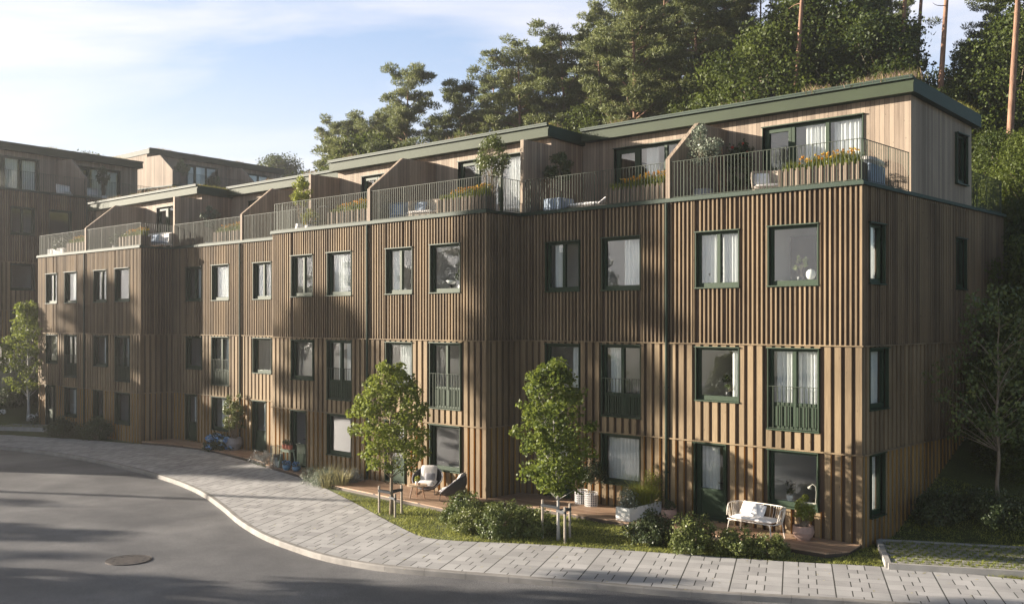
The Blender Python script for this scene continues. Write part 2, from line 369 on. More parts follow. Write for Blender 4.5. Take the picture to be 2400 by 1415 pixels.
def empty(name, loc, label, cat, group=None, rz=0):
    o = bpy.data.objects.new(name, None); C.objects.link(o); o.location = loc; o.rotation_euler = (0, 0, rz); o.empty_display_size = .3
    return tag(o, label, cat, group)
def dup(root, loc, rz=0, sc=1.0, label=None, group=None):
    r = root.copy(); C.objects.link(r); r.location = loc; r.rotation_euler = (0, 0, rz); r.scale = (sc, sc, sc) if not hasattr(sc, '__len__') else sc
    if label: r['label'] = label
    if group: r['group'] = group
    for ch in list(root.children):
        c = ch.copy(); C.objects.link(c); c.parent = r
        for g in ch.children:
            d = g.copy(); C.objects.link(d); d.parent = c
    return r
def qmesh(name, V, mats, mi=None, parent=None, nv=4):        # numpy faces of nv verts
    n = len(V)//nv; me = bpy.data.meshes.new(name)
    me.vertices.add(len(V)); me.vertices.foreach_set('co', np.asarray(V, dtype=np.float32).ravel())
    me.loops.add(len(V)); me.loops.foreach_set('vertex_index', np.arange(len(V), dtype=np.int32))
    me.polygons.add(n); me.polygons.foreach_set('loop_start', np.arange(0, n*nv, nv, dtype=np.int32)); me.polygons.foreach_set('loop_total', np.full(n, nv, dtype=np.int32))
    for q in mats: me.materials.append(M[q])
    if mi is not None: me.polygons.foreach_set('material_index', np.asarray(mi, dtype=np.int32))
    me.update(calc_edges=True); me.validate()
    o = bpy.data.objects.new(name, me); C.objects.link(o)
    if parent: o.parent = parent
    return o
def unit(a): return a/np.maximum(np.linalg.norm(a, axis=1, keepdims=True), 1e-6)
def leaves(P, size, asp=.5, U=None, flat=0, out=None):
    """pointed leaf faces at points P; returns vertex array (4 per leaf)"""
    n = len(P); r = rng
    if U is None: U = unit(r.normal(size=(n, 3)))
    Wv = r.normal(size=(n, 3))
    if flat: Wv = Wv*(1-flat)+np.array([0, 0, 1.])*flat*2
    if out is not None: Wv = Wv*.7+out*1.3
    V = unit(np.cross(U, Wv)); Nn = np.cross(U, V)
    s = (size*(.65+.7*r.random(n)))[:, None]
    a = P-U*s*.5; b = P+V*s*asp*.5+Nn*s*.08; c = P+U*s*.5; d = P-V*s*asp*.5+Nn*s*.08
    return np.stack([a, b, c, d], 1).reshape(-1, 3)
def blades(P, h, wdt, lean=.35, curl=.5, dirs=None):
    """grass blades: 2 quads each (8 verts)"""
    n = len(P); r = rng; a = r.random(n)*2*np.pi
    L = np.stack([np.cos(a), np.sin(a), np.zeros(n)], 1) if dirs is None else dirs
    S = np.stack([-L[:, 1], L[:, 0], np.zeros(n)], 1)
    hh = (h*(.55+.8*r.random(n)))[:, None]; ww = (np.full(n, wdt)*(.7+.6*r.random(n)))[:, None]; le = lean*(.3+1.2*r.random(n))[:, None]
    Z = np.array([0, 0, 1.]); m = P+Z*hh*.6+L*hh*le*.5; t = P+Z*hh*(1-.25*le)+L*hh*le*(1+curl)
    return np.stack([P-S*ww/2, P+S*ww/2, m+S*ww*.42, m-S*ww*.42, m-S*ww*.42, m+S*ww*.42, t+S*ww*.08, t-S*ww*.08], 1).reshape(-1, 3)
def inball(n): 
    a = unit(rng.normal(size=(n, 3))); return a*(rng.random(n)[:, None]**(1/3))

# ------------------------------------------------------------------ ground
inner = [(60, 28), (20, 7.8), (3.88,-.54),(2.49,-.95),(.91,-1.6),(-.23,-2.26),(-1.08,-2.7),(-2.89,-3.54),(-4.79,-4.43),(-5.78,-4.89),(-6.73,-5.43),(-7.66,-6.02),(-8.5,-6.42),(-9.15,-6.42),(-9.9,-6.18),(-11.54,-5.58),(-13.38,-4.85),(-16.27,-3.77),(-18.0,-3.2),(-19.68,-2.7),(-21.96,-2.24),(-25.5,-1.48),(-28.85,-1.05),(-31.31,-1.3),(-33.92,-1.98),(-36.68,-2.71),(-39.24,-3.63),(-41.91,-4.6),(-43.6,-6.2),(-44.2,-9),(-44.0,-14),(-42,-30),(-40,-60)]
kerb = [(60, 24), (20, 4.4), (8, -1.6), (4.6,-3.3),(1.87,-4.64),(-1.06,-6.33),(-2.72,-7.08),(-4.45,-7.89),(-6.25,-8.75),(-7.32,-9.18),(-8.49,-9.42),(-9.4,-9.46),(-10.24,-9.40),(-12.15,-9.12),(-14.39,-8.47),(-16.68,-7.62),(-19.35,-6.72),(-22.02,-6.10),(-24.77,-5.73),(-26.72,-5.58),(-30.21,-5.52),(-33,-5.70),(-35.28,-6.05),(-37.23,-6.55),(-38.9,-7.6),(-39.9,-9.5),(-40.0,-14),(-38,-30),(-36,-60)]
def smooth_line(pts, k=5):
    out = []
    P = [Vector((*p, 0)) for p in pts]
    for i in range(len(P)-1):
        p0 = P[max(i-1, 0)]; p1 = P[i]; p2 = P[i+1]; p3 = P[min(i+2, len(P)-1)]
        L = (p2-p1).length; t1 = (p2-p0)/max((p2-p0).length, 1e-6)*L; t2 = (p3-p1)/max((p3-p1).length, 1e-6)*L
        for j in range(k):
            u = j/k; h = (2*u**3-3*u*u+1)*p1+(u**3-2*u*u+u)*t1+(-2*u**3+3*u*u)*p2+(u**3-u*u)*t2
            out.append((h.x, h.y))
    out.append(pts[-1]); return out
innerS = smooth_line(inner); kerbS = smooth_line(kerb)
IN = np.array(innerS)
def south_dist(x, y):
    """signed distance to pavement inner edge: positive on the street side"""
    A = IN[:-1]; B = IN[1:]; ab = B-A
    p = np.array([x, y]); t = np.clip(((p-A)*ab).sum(1)/(ab*ab).sum(1), 0, 1); q = A+ab*t[:, None]
    dd = np.hypot(*(p-q).T); i = dd.argmin(); cr = ab[i, 0]*(p[1]-A[i, 1])-ab[i, 1]*(p[0]-A[i, 0])
    return dd[i]*(1 if cr > 0 else -1)       # line runs right to left, street on its left
PX = [(-.1, .77), (3.04, 2.36)]
def hill(x, y):
    z = -.12
    if x > -12:
        e = max(0, y-1.9-max(0, x-.0)*.42)
        h = .4*min(e, 12)+.27*max(0, min(e-12, 22))
        z += h*(1 if x > -1 else max(0, 1+(x+1)/6) if y < 11 else 1)
    else: h = 0
    if y > 10.9 and x <= -1:
        f = min(1, (x+60)/40) if x < -20 else 1
        h2 = (3.6+.4*min(max(0, y-11), 4)+.27*max(0, min(y-15, 20)))*max(.35, f)
        t = min(1, (y-10.9)/1.0)
        z = max(z, -.12+h2*t)
    if x < -44.8 and y > -5.4:
        z = max(z, -.12+min(1.75, .62*(-44.8-x)))
    if x < -47.6 and y > -2: z = max(z, 3.4+min(3, max(0, (y-8)*.25)))
    return z
xs = np.concatenate([np.linspace(-320, -90, 12), np.linspace(-85, -56, 12), np.arange(-54, 14, .45), np.linspace(15, 60, 20), np.linspace(70, 260, 10)])
ys = np.concatenate([np.linspace(-260, -70, 8), np.linspace(-60, -12, 22), np.arange(-11, 14, .45), np.linspace(15, 60, 26), np.linspace(70, 320, 10)])
V = []; 
for y in ys:
    for x in xs:
        s = south_dist(x, y); z = hill(x, y)
        if s > .5 : z = -.55
        elif s > -.6: z = min(z, -.12)
        V.append((x, y, z))
nx = len(xs); F = [(j*nx+i, j*nx+i+1, (j+1)*nx+i+1, (j+1)*nx+i) for j in range(len(ys)-1) for i in range(nx-1)]
g = MB(); g.v = V; g.f = F; g.m = [0]*len(F); tag(g.build('ground', 'lawn', smooth=True), 'dark green grassy slope and lawn around the houses', kind='structure')

def strip(A, B, n=400):
    def res(P):
        P = np.array(P); d = np.concatenate([[0], np.cumsum(np.hypot(*np.diff(P, axis=0).T))]); t = np.linspace(0, d[-1], n)
        return np.stack([np.interp(t, d, P[:, 0]), np.interp(t, d, P[:, 1])], 1)
    return res(A), res(B)
def offset(P, d):
    P = np.array(P); T = np.gradient(P, axis=0); T /= np.hypot(*T.T)[:, None]; return P+np.stack([T[:, 1], -T[:, 0]], 1)*(-d)
# pavement slab between kerb and inner edge
KIN = offset(kerbS, -.14)
A, B = strip(innerS, KIN)
g = MB(); n = len(A)
g.v = [(x, y, -.10) for x, y in A]+[(x, y, -.10) for x, y in B]+[(x, y, -.4) for x, y in A]+[(x, y, -.4) for x, y in B]
for i in range(n-1): g.f += [(i+1, i, n+i, n+i+1), (i, i+1, 2*n+i+1, 2*n+i)]
g.m = [0]*len(g.f); me_p = g.build('pavement', 'pave'); tag(me_p, 'pale grey slab pavement curving along the houses', kind='structure')
# flip if facing down
bm = bmesh.new(); bm.from_mesh(me_p.data); bmesh.ops.recalc_face_normals(bm, faces=bm.faces)
if sum(f.normal.z for f in bm.faces if abs(f.normal.z) > .5) < 0: bmesh.ops.reverse_faces(bm, faces=bm.faces)
bm.to_mesh(me_p.data); bm.free()
# kerb stones, 1 m each with a joint
K = np.array(kerbS); d = np.concatenate([[0], np.cumsum(np.hypot(*np.diff(K, axis=0).T))])
def at(P, dd, t): return np.array([np.interp(t, dd, P[:, 0]), np.interp(t, dd, P[:, 1])])
g = MB(); t = 0
while t < d[-1]-1:
    n_ = 4; L = .994
    for j in range(n_):
        a = at(K, d, t+L*j/n_); b = at(K, d, t+L*(j+1)/n_); ai = at(KIN, d, t+L*j/n_); bi = at(KIN, d, t+L*(j+1)/n_)
        q = len(g.v); ax = a+(ai-a)*.14; bx = b+(bi-b)*.14
        g.v += [(*a, -.3), (*b, -.3), (*b, -.125), (*a, -.125), (*ax, -.098), (*bx, -.098), (*ai, -.098), (*bi, -.098), (*ai, -.3), (*bi, -.3)]
        g.f += [(q, q+1, q+2, q+3), (q+3, q+2, q+5, q+4), (q+4, q+5, q+7, q+6), (q+6, q+7, q+9, q+8)]; g.m += [0]*4
        if j == 0: g.f.append((q, q+3, q+4, q+6, q+8)); g.m.append(0)
        if j == n_-1: g.f.append((q+1, q+9, q+7, q+5, q+2)); g.m.append(0)
    t += 1.0
ko = g.build('kerb', 'kerb'); tag(ko, 'rounded concrete kerb stones edging the road', kind='structure')
bm = bmesh.new(); bm.from_mesh(ko.data); bmesh.ops.recalc_face_normals(bm, faces=bm.faces); bm.to_mesh(ko.data); bm.free()
# road
K2 = offset(kerbS, -.05)
g = MB(); poly = [tuple(p) for p in K2]+[(10, -60), (60, -20)]
g.v = [(x, y, -.24) for x, y in poly]; g.f = [tuple(range(len(poly)))]; g.m = [0]
ro = g.build('road', 'asphalt'); bm = bmesh.new(); bm.from_mesh(ro.data); bmesh.ops.triangulate(bm, faces=bm.faces); bmesh.ops.recalc_face_normals(bm, faces=bm.faces)
if sum(f.normal.z for f in bm.faces) < 0: bmesh.ops.reverse_faces(bm, faces=bm.faces)
bm.to_mesh(ro.data); bm.free(); tag(ro, 'grey asphalt street curving past the houses', kind='structure')
# manhole
r = empty('manhole_cover', (-12.63, -12.6, -.236), 'round rusty iron manhole cover set in the asphalt road', 'manhole cover')
g = MB(); g.lathe([(.53, 0), (.53, .012), (.52, .014), (.52, .006)], n=40); g.build('rim', 'iron', r)
g = MB(); g.lathe([(.505, .0), (.505, .012), (.48, .015), (0.01, .015)], n=40)
g.build('cover', 'iron', r)
for k in range(10):
    a = k*.628; g = MB(); g.box(math.cos(a)*.36-.03, math.cos(a)*.36+.03, math.sin(a)*.36-.03, math.sin(a)*.36+.03, .0145, .018); g.build('hole', 'black', r)

# ------------------------------------------------------------------ houses
Z1, Z2, ZT = 2.18, 4.88, 8.94
class Wall:
    """maps wall coordinates (s along, d outwards, z) to local axes"""
    def __init__(s, side, XL, XR, D): s.side, s.XL, s.XR, s.D = side, XL, XR, D
    def box(s, g, s0, s1, d0, d1, z0, z1, mi=0, ms=None):
        if s.side == 'F': g.box(s0, s1, -d1, -d0, z0, z1, mi, mx=ms)
        elif s.side == 'R': g.box(s.XR+d0, s.XR+d1, s0, s1, z0, z1, mi, my=ms)
        elif s.side == 'L': g.box(s.XL-d1, s.XL-d0, s0, s1, z0, z1, mi, my=ms)
        elif s.side == 'P': g.box(s0, s1, 3.11-d1, 3.11-d0, z0, z1, mi, mx=ms)
        else: g.box(s0, s1, s.D+d0, s.D+d1, z0, z1, mi, mx=ms)
def holes_wall(W, g, s0, s1, z0, z1, holes, d0=-.25, d1=-.045, mi=0):
    ss = sorted({s0, s1}|{min(max(h[0], s0), s1) for h in holes}|{min(max(h[1], s0), s1) for h in holes})
    for a, b in zip(ss[:-1], ss[1:]):
        if b-a < 1e-4: continue
        c = (a+b)/2; hs = sorted([h for h in holes if h[0] < c < h[1]], key=lambda h: h[2]); z = z0
        for h in hs:
            if h[2] > z: W.box(g, a, b, d0, d1, z, min(h[2], z1), mi)
            z = max(z, h[3])
        if z < z1: W.box(g, a, b, d0, d1, z, z1, mi)
def clad(W, g, s0, s1, z0, z1, pitch, wd, d1, holes, ms=None, zfun=None):
    k = math.floor((s1-s0)/pitch+.5); p = (s1-s0-wd)/max(k, 1)
    for i in range(k+1):
        a = s0+i*p; b = a+wd; c = (a+b)/2
        segs = [(z0, z1)]
        for h in holes:
            if a < h[1]+.02 and b > h[0]-.02:
                if a > h[1]-.045 or b < h[0]+.045:
                    if a > h[1]-.045: a = h[1]+.022; b = max(b, a+.02)
                    else: b = h[0]-.022; a = min(a, b-.02)
                    continue
                segs = [q for u, v in segs for q in ((u, min(v, h[2]-.03)), (max(u, h[3]+.03), v)) if q[1]-q[0] > .02]
        for u, v in segs:
            W.box(g, a, b, -.045, d1+random.uniform(-.003, .003), u, v, 0, ms)
def curtain_mesh(W, s0, s1, z0, z1, d, parent, seed):
    r = random.Random(seed); n = int((s1-s0)/.022)+2; g = MB(); ph = r.uniform(0, 6)
    def pt(s, dd, z):
        if W.side in 'FP': return (s, (3.11 if W.side == 'P' else 0)-dd, z)
        if W.side == 'R': return (W.XR+dd, s, z)
        if W.side == 'L': return (W.XL-dd, s, z)
        return (s, W.D+dd, z)
    for i in range(n):
        s = s0+(s1-s0)*i/(n-1); dd = d+.035*math.sin(s*52+ph+1.2*math.sin(s*9+ph))
        g.v += [pt(s, dd, z0), pt(s, dd+.01*math.sin(s*31), z1)]
    for i in range(n-1): g.f.append((2*i, 2*i+2, 2*i+3, 2*i+1))
    g.m = [0]*len(g.f)
    g.build('curtain', 'curtain', parent, smooth=True)
def window(W, par, s0, s1, z0, z1, kind, cur=(), mull=False, seed=0, name=None):
    """kind: w window, f french door with guard, d door, p panorama glazing"""
    g = MB(); T = .022
    # reveal lining, drip and sill flashing
    W.box(g, s0-T, s0, -.20, .046, z0, z1); W.box(g, s1, s1+T, -.20, .046, z0, z1)
    W.box(g, s0-T-.02, s1+T+.02, -.20, .085, z1, z1+T+.008)
    W.box(g, s0-T-.02, s1+T+.02, -.20, .075 if kind != 'd' else .03, z0-T-.012, z0)
    F0, F1, fw = -.16, -.075, .075
    W.box(g, s0, s0+fw, F0, F1, z0, z1); W.box(g, s1-fw, s1, F0, F1, z0, z1)
    W.box(g, s0+fw, s1-fw, F0, F1, z1-fw, z1); W.box(g, s0+fw, s1-fw, F0, F1, z0, z0+fw+(.05 if kind == 'w' else 0))
    cells = []
    a, b = s0+fw, s1-fw; zb, zt = z0+fw+(.05 if kind == 'w' else 0), z1-fw
    if kind == 'p':
        w_ = (b-a); c1, c2 = a+w_*.29, a+w_*.655
        W.box(g, c1-.055, c1+.055, F0, F1+.012, zb, zt); W.box(g, c2-.055, c2+.055, F0, F1+.012, zb, zt)
        cells = [(a, c1-.055), (c1+.055, c2-.055), (c2+.055, b)]
        W.box(g, a, a+.09, F0+.01, F1+.02, zb, zt); W.box(g, c1-.145, c1-.055, F0+.01, F1+.02, zb, zt); W.box(g, a+.09, c1-.145, F0+.01, F1+.02, zt-.09, zt)
    elif mull or kind == 'f':
        c = (a+b)/2; W.box(g, c-.05, c+.05, F0, F1+.014, zb, zt); cells = [(a, c-.05), (c+.05, b)]
    else: cells = [(a, b)]
    nm = name or {'w': 'window', 'f': 'french_door', 'd': 'door', 'p': 'terrace_glazing'}[kind]
    zp = zb
    if kind in 'fd':
        zp = z0+.66 if kind == 'f' else z0+.78
        for q0, q1 in cells:
            W.box(g, q0, q1, F0+.02, F1-.02, zb, zp-.04); W.box(g, q0, q1, F0, F1, zp-.04, zp+.03)
            if kind == 'd':
                W.box(g, q0, q0+.06, F0+.004, F1+.006, zb, zt); W.box(g, q1-.06, q1, F0+.004, F1+.006, zb, zt)
        zp += .03
    o = g.build(nm, 'gframe', par)
    for q0, q1 in cells:
        h = MB(); W.box(h, q0+.001, q1-.001, -.125, -.115, zp, zt); h.build('pane', 'glass', o)
    if kind == 'd':
        h = MB(); W.box(h, s1-.135, s1-.11, -.07, -.03, z0+1.0, z0+1.03); W.box(h, s1-.25, s1-.11, -.04, -.025, z0+1.005, z0+1.025); h.build('handle', 'black', o)
    if kind == 'f':      # guard rail in front of the door
        h = MB(); zt_ = z0+1.12
        W.box(h, s0+.002, s1-.002, .012, .038, zt_-.012, zt_); W.box(h, s0+.002, s1-.002, .014, .034, z0+.02, z0+.032)
        n = 11
        for i in range(n+1):
            s = s0+.01+(s1-s0-.02)*i/n; W.box(h, s-.008, s+.008, .016, .030, z0+.032, zt_-.012)
        h.build('guard_rail', 'rail', o)
        h = MB()
        for i in range(7):
            for q0, q1 in cells:
                s = q0+(q1-q0)*(i+.5)/7; W.box(h, s-.028, s+.028, F1-.018, F1+.03, zb+.01, zp-.10)
        h.build('door_slat', 'gframe', o)
    for k, (u, v) in enumerate(cur):
        curtain_mesh(W, s0+.03+(s1-s0-.06)*u, s0+.03+(s1-s0-.06)*v, (zp-.5 if kind != 'w' else zp-.12), zt+.1, -.24, o, seed*7+k)
    return o
def railing(par, pts, z0=ZT+.03, z1=ZT+1.08, pitch=.108):
    g = MB()
    for (x0, y0), (x1, y1) in zip(pts[:-1], pts[1:]):
        L = math.hypot(x1-x0, y1-y0); n = max(1, round(L/pitch)); ax = abs(x1-x0) > abs(y1-y0); e = .0125
        if ax: g.box(x0, x1, y0-.018, y0+.018, z1-.012, z1); g.box(x0, x1, y0-.012, y0+.012, z0+.03, z0+.042)
        else: g.box(x0-.018, x0+.018, y0, y1, z1-.012, z1); g.box(x0-.012, x0+.012, y0, y1, z0+.03, z0+.042)
        for i in range(n+1):
            t = i/n; x = x0+(x1-x0)*t; y = y0+(y1-y0)*t; q = .0070 if i % 12 else .012
            g.box(x-q, x+q, y-q, y+q, z0-.04 if i % 12 == 0 else z0+.042, z1-.012)
    return g.build('railing', 'rail', par)
UNIT = 5.52
def block(loc, rz, label, XR=0, XL=-11.3, D=10.7, side_windows=False, right_div=None, left_div=None, rails=None, roofx=None, cur=None, seed=1, group=None, dark_left=False):
    b = empty('row_house', loc, label, 'row house', group, rz)
    FW, RW, LW, BW, PW = (Wall(q, XL, XR, D) for q in 'FRLBP')
    rs = random.Random(seed)
    wins = []
    for u in range(2):
        o = -UNIT*u
        wins += [('w', o-4.75, o-3.42, 6.43, 7.95, True, 'f3a', u), ('w', o-2.52, o-1.14, 6.43, 7.97, False, 'f3b', u),
                 ('w', o-4.75, o-3.42, 3.32, 4.77, False, 'f2a', u), ('f', o-2.53, o-1.13, 2.68, 4.78, False, 'f2b', u),
                 ('d', o-4.79, o-3.82, .06, 2.12, False, 'ga', u), ('w', o-2.52, o-1.15, .68, 2.12, False, 'gb', u)]
    wins = [q for q in wins if q[1] > XL+.1 and q[2] < XR-.1]
    H = [(q[1], q[2], q[3], q[4]) for q in wins]
    sw = [('w', .42, 1.32, 6.45, 7.95), ('w', 6.45, 7.27, 6.45, 7.93), ('w', .42, 1.52, 3.28, 4.80), ('w', .52, 1.32, .58, 2.14)] if side_windows else []
    HS = [q[1:] for q in sw]
    g = MB(); holes_wall(FW, g, XL+.05, XR-.05, -.5, 8.86, H)
    holes_wall(RW, g, .05, D-.05, -.5, 8.86, HS); holes_wall(LW, g, .05, D-.05, -.5, 8.86, []); holes_wall(BW, g, XL+.3, XR-.3, -.5, 8.86, [])
    g.build('backing_wall', 'wb', b)
    def four(name, z0, z1, pitch, wd, d1, mats, ms=None):
        g = MB(); clad(FW, g, XL-.02, XR+.02, z0, z1, pitch, wd, d1, H, ms)
        clad(RW, g, -.018, D+.02, z0, z1, pitch, wd, d1-.004, HS, ms); clad(LW, g, -.018, D+.02, z0, z1, pitch, wd, d1-.004, [], ms)
        g.build(name, mats, b)
    four('upper_cladding', Z2+.012, 8.86, .137, .048, .024, ['wu'])
    four('middle_cladding', Z1+.012, Z2-.022, .275, .165, .028, ['wm'])
    four('ground_cladding', -.5, Z1-.022, .275, .155, .030, ['wm', 'wo'], 1)
    g = MB()
    for z in (Z1, Z2):
        zt = z+.012; zb = z-.022
        g.box(XL-.07, XR+.07, -.07, .02, zb, zt); g.box(XR-.02, XR+.07, .02, D+.05, zb, zt); g.box(XL-.07, XL+.02, .02, D+.05, zb, zt)
    g.build('belt_trim', 'wm', b)
    g = MB()
    g.box(XL-.09, XR+.09, -.10, .16, 8.86, 8.95); g.box(XR-.16, XR+.09, .16, D+.09, 8.86, 8.95); g.box(XL-.09, XL+.16, .16, D+.09, 8.86, 8.95); g.box(XL+.16, XR-.16, D-.16, D+.09, 8.86, 8.95)
    g.box(XL-.06, XR+.06, -.075, .12, 8.951, 8.972); 
    g.build('parapet_cap', 'gdark', b)
    # terrace floor and interior
    g = MB(); g.box(XL+.16, XR-.16, .16, D-.16, 8.55, 8.80); g.build('terrace_floor', 'deck', b)
    g = MB()
    for z in (.0, 2.62, 5.72): g.box(XL+.26, XR-.26, .255, 4.2, z-.1, z)
    g.build('floor_slab', 'floorin', b)
    g = MB(); 
    for z0, z1 in ((.0, 2.4), (2.62, 5.45), (5.72, 8.4)):
        g.box(XL+.26, XR-.26, 4.2, 4.3, z0, z1); g.box(XL+.26, XR-.26, .26, 4.2, z1, z1+.05)
        for u in range(2):
            for x in (-3.02-UNIT*u, -5.55-UNIT*u):
                if XL+.3 < x < XR-.3 and not (x < -9 and XL > -11): g.box(x-.05, x+.05, .255, 4.2, z0, z1)
        g.box(XR-.32, XR-.27, 2.0, 4.2, z0, z1); g.box(XL+.27, XL+.32, .26, 4.2, z0, z1)
    g.build('interior_wall', 'plaster', b)
    cur = cur or {}
    for i, (k, s0, s1, z0, z1, mu, idn, u) in enumerate(wins):
        window(FW, b, s0, s1, z0, z1, k, cur.get((idn, u), ()), mu, seed*31+i)
    for i, q in enumerate(sw): window(RW, b, q[1], q[2], q[3], q[4], 'w', [(.55, .97)] if i != 1 else (), False, seed*31+50+i)
    # downpipe
    xp = -5.70 if XL < -6 else XL+.3
    g = MB(); g.ring([(xp, -.085, -.1), (xp, -.085, 8.84)], .042, 10)
    for z in (1.2, 3.6, 6.2, 8.0): g.box(xp-.06, xp+.06, -.10, -.03, z, z+.03)
    g.build('downpipe', 'gdark', b)
    # penthouse
    ph = [('p', -4.40, -1.33, 8.82, 11.24, 0), ('p', -UNIT-4.40, -UNIT-1.33, 8.82, 11.24, 1)]
    ph = [q for q in ph if q[2] < XR-.1 and q[1] > XL+.1]
    g = MB(); holes_wall(PW, g, XL, XR, 8.8, 11.66, [(q[1], q[2], q[3], q[4]) for q in ph], -.22, 0)
    g.prismx([(3.33, 8.8), (7.8, 8.8), (7.8, 11.44), (3.33, 11.66)], XR-.2, XR-.0); g.prismx([(3.33, 8.8), (7.8, 8.8), (7.8, 11.44), (3.33, 11.66)], XL, XL+.2)
    g.box(XL+.2, XR-.2, 7.6, 7.8, 8.8, 11.42); 
    if side_windows:       # cut by building the right wall around its window
        g = MB(); holes_wall(PW, g, XL, XR, 8.8, 11.66, [(q[1], q[2], q[3], q[4]) for q in ph], -.22, 0)
        for y0, y1, z0, z1 in ((3.33, 6.43, 8.8, 11.50), (6.43, 7.3, 8.8, 9.55), (6.43, 7.3, 11.0, 11.46), (7.3, 7.8, 8.8, 11.44)): g.box(XR-.2, XR, y0, y1, z0, z1)
        g.prismx([(3.33, 11.5), (7.8, 11.5), (7.8, 11.52), (3.33, 11.64)], XR-.2, XR); g.box(XL, XL+.2, 3.33, 7.8, 8.8, 11.46); g.box(XL+.2, XR-.2, 7.6, 7.8, 8.8, 11.42)
    g.build('penthouse_wall', 'wp', b)
    if side_windows: 
        Wr = Wall('R', XL, XR+.03, D); window(Wr, b, 6.43, 7.3, 9.55, 11.0, 'w', (), False, 5)
    g = MB(); g.box(XL+.22, XR-.22, 3.4, 7.55, 8.82, 8.86, 0); g.box(XL+.22, XR-.22, 6.9, 6.95, 8.86, 11.3); g.box(XL+.22, XR-.22, 3.4, 7.5, 11.30, 11.34); g.box(max(XL+.3, -5.6), max(XL+.4, -5.5), 3.4, 6.9, 8.86, 11.3)
    g.build('interior_room', 'plaster', b)
    for i, q in enumerate(ph):
        window(PW, b, q[1], q[2], q[3], q[4], 'p', cur.get(('p', q[5]), [(.36, .52)] if i else [(.40, .62), (.70, .99)]), False, seed*31+70+i)
    # side division walls on the terrace
    def divider(x, full):
        g = MB(); 
        if full: g.prismx([(1.66, 8.75), (3.105, 8.75), (3.105, 11.34), (1.66, 11.34)], x-.07, x+.07)
        else: g.prismx([(-.02, 8.975), (.17, 8.975), (.17, 8.8), (3.105, 8.8), (3.105, 11.34), (1.50, 11.34), (-.02, 10.10)], x-.07, x+.07)
        g.build('terrace_divider', 'wp', b)
    if XL < -6: divider(-5.70, False)
    if right_div: divider(XR+.0 if right_div == 'full' else XR-.07, right_div == 'full')
    if left_div: divider(XL+.07, left_div == 'full')
    for p in (rails or [[(XR-.02, 3.0), (XR-.02, .04), (-5.62, .04)], [(-5.78, .04), (XL+.1, .04)]]): railing(b, p)
    if side_windows: railing(b, [(XR-.02, 7.85), (XR-.02, 10.6), (XR-3, 10.6)])
    # roof
    rx0, rx1 = roofx or (XL-.05, XR+.16)
    g = MB(); g.prismx([(2.80, 11.60), (8.05, 11.36), (8.05, 11.74), (2.80, 11.98)], rx0, rx1)
    rf = g.build('roof', 'gdark', b)
    g = MB(); g.box(rx0-.004, rx1-.002, 2.755, 2.797, 11.585, 11.845); g.box(rx0, rx1+.004, 2.785, 2.797, 11.845, 11.93); g.build('fascia', 'fascia', rf)
    g = MB(); g.box(rx0-.02, rx1+.0, 2.70, 2.80, 11.935, 12.01); g.box(rx0-.02, rx1, 2.685, 2.70, 11.99, 12.035); g.build('gutter', 'gdark', rf)
    # planting on the roof
    n = 5200; r = rng
    x = rx0+.05+(rx1-rx0-.1)*r.random(n); y = 2.9+5.0*r.random(n)
    k = n//2; y[:k] = 2.86+.7*r.random(k)**1.5; kk = n//4; x[k:k+kk] = rx1-.04-.6*r.random(kk)**1.5; y[k:k+kk] = 2.9+5.1*r.random(kk)
    z = 11.98-(y-2.8)*.0457-.02
    P = np.stack([x, y, z], 1); hgt = .10+.07*np.sin(x*2.1+seed)*np.sin(x*.7+y)
    v = blades(P, hgt, .018, .5); mi = np.repeat((r.random(n) < .06).astype(int), 2)
    tufts = []
    for t in range(9):
        cx_ = rx0+.4+(rx1-rx0-.8)*rs.random(); cy = 2.95+rs.random()*.9; m_ = 110
        q = np.stack([cx_+.22*r.normal(size=m_), cy+.12*r.normal(size=m_), np.full(m_, 11.93)], 1); tufts.append(q)
    if side_windows:
        for cx_ in (-.25, -.75, -1.3, -.05):
            m_ = 190; tufts.append(np.stack([cx_+.17*r.normal(size=m_), 3.15+.2*r.normal(size=m_), np.full(m_, 11.95)], 1))
    tp = np.concatenate(tufts); tv = blades(tp, np.full(len(tp), .27), .014, .35); tm = np.repeat((r.random(len(tp)) < .55).astype(int)*2, 2)
    go = qmesh('roof_grass', np.concatenate([v, tv]), ['sedum', 'fyel', 'pinkg'], np.concatenate([mi, tm]), rf); go['kind'] = 'stuff'
    return b
GR = None
curA = {('f3a', 0): [(.0, .42), (.52, 1)], ('f3b', 0): [(.95, 1)], ('f2a', 0): [(.75, 1)], ('f2b', 0): [(.05, .46), (.54, .98)], ('ga', 0): [(.05, .66)], ('gb', 0): (),
        ('f3a', 1): [(.12, .36)], ('f3b', 1): [(.45, .98)], ('f2a', 1): [(.68, .98)], ('f2b', 1): [(.08, .46)], ('ga', 1): [(.5, .95)], ('gb', 1): [(.04, .98)]}
A_ = block((0, 0, 0), 0, 'brown timber row house nearest the viewer, its dark side wall and rear balcony in view', side_windows=True, cur=curA, seed=1, roofx=(-11.08, .2))
curB = {('f3a', 0): [(.1, .30)], ('f3b', 0): (), ('f2a', 0): [(.35, .98)], ('f2b', 0): (), ('gb', 0): (), ('ga', 0): [(.5, .9)],
        ('f3a', 1): (), ('f3b', 1): [(.05, .68)], ('f2a', 1): (), ('f2b', 1): [(.25, .5), (.62, .95)], ('ga', 1): [(.72, .98)], ('gb', 1): ()}
B_ = block((-11.35, -1.62, 0), 0, 'brown timber row house stepping forward in the middle of the terrace, behind the left maple', XL=-11.5, cur=curB, seed=2, right_div='full', left_div='full',
      rails=[[(-.04, 1.6), (-.04, .04), (-5.62, .04)], [(-5.78, .04), (-11.46, .04), (-11.46, 1.6)]], roofx=(-11.62, .16))
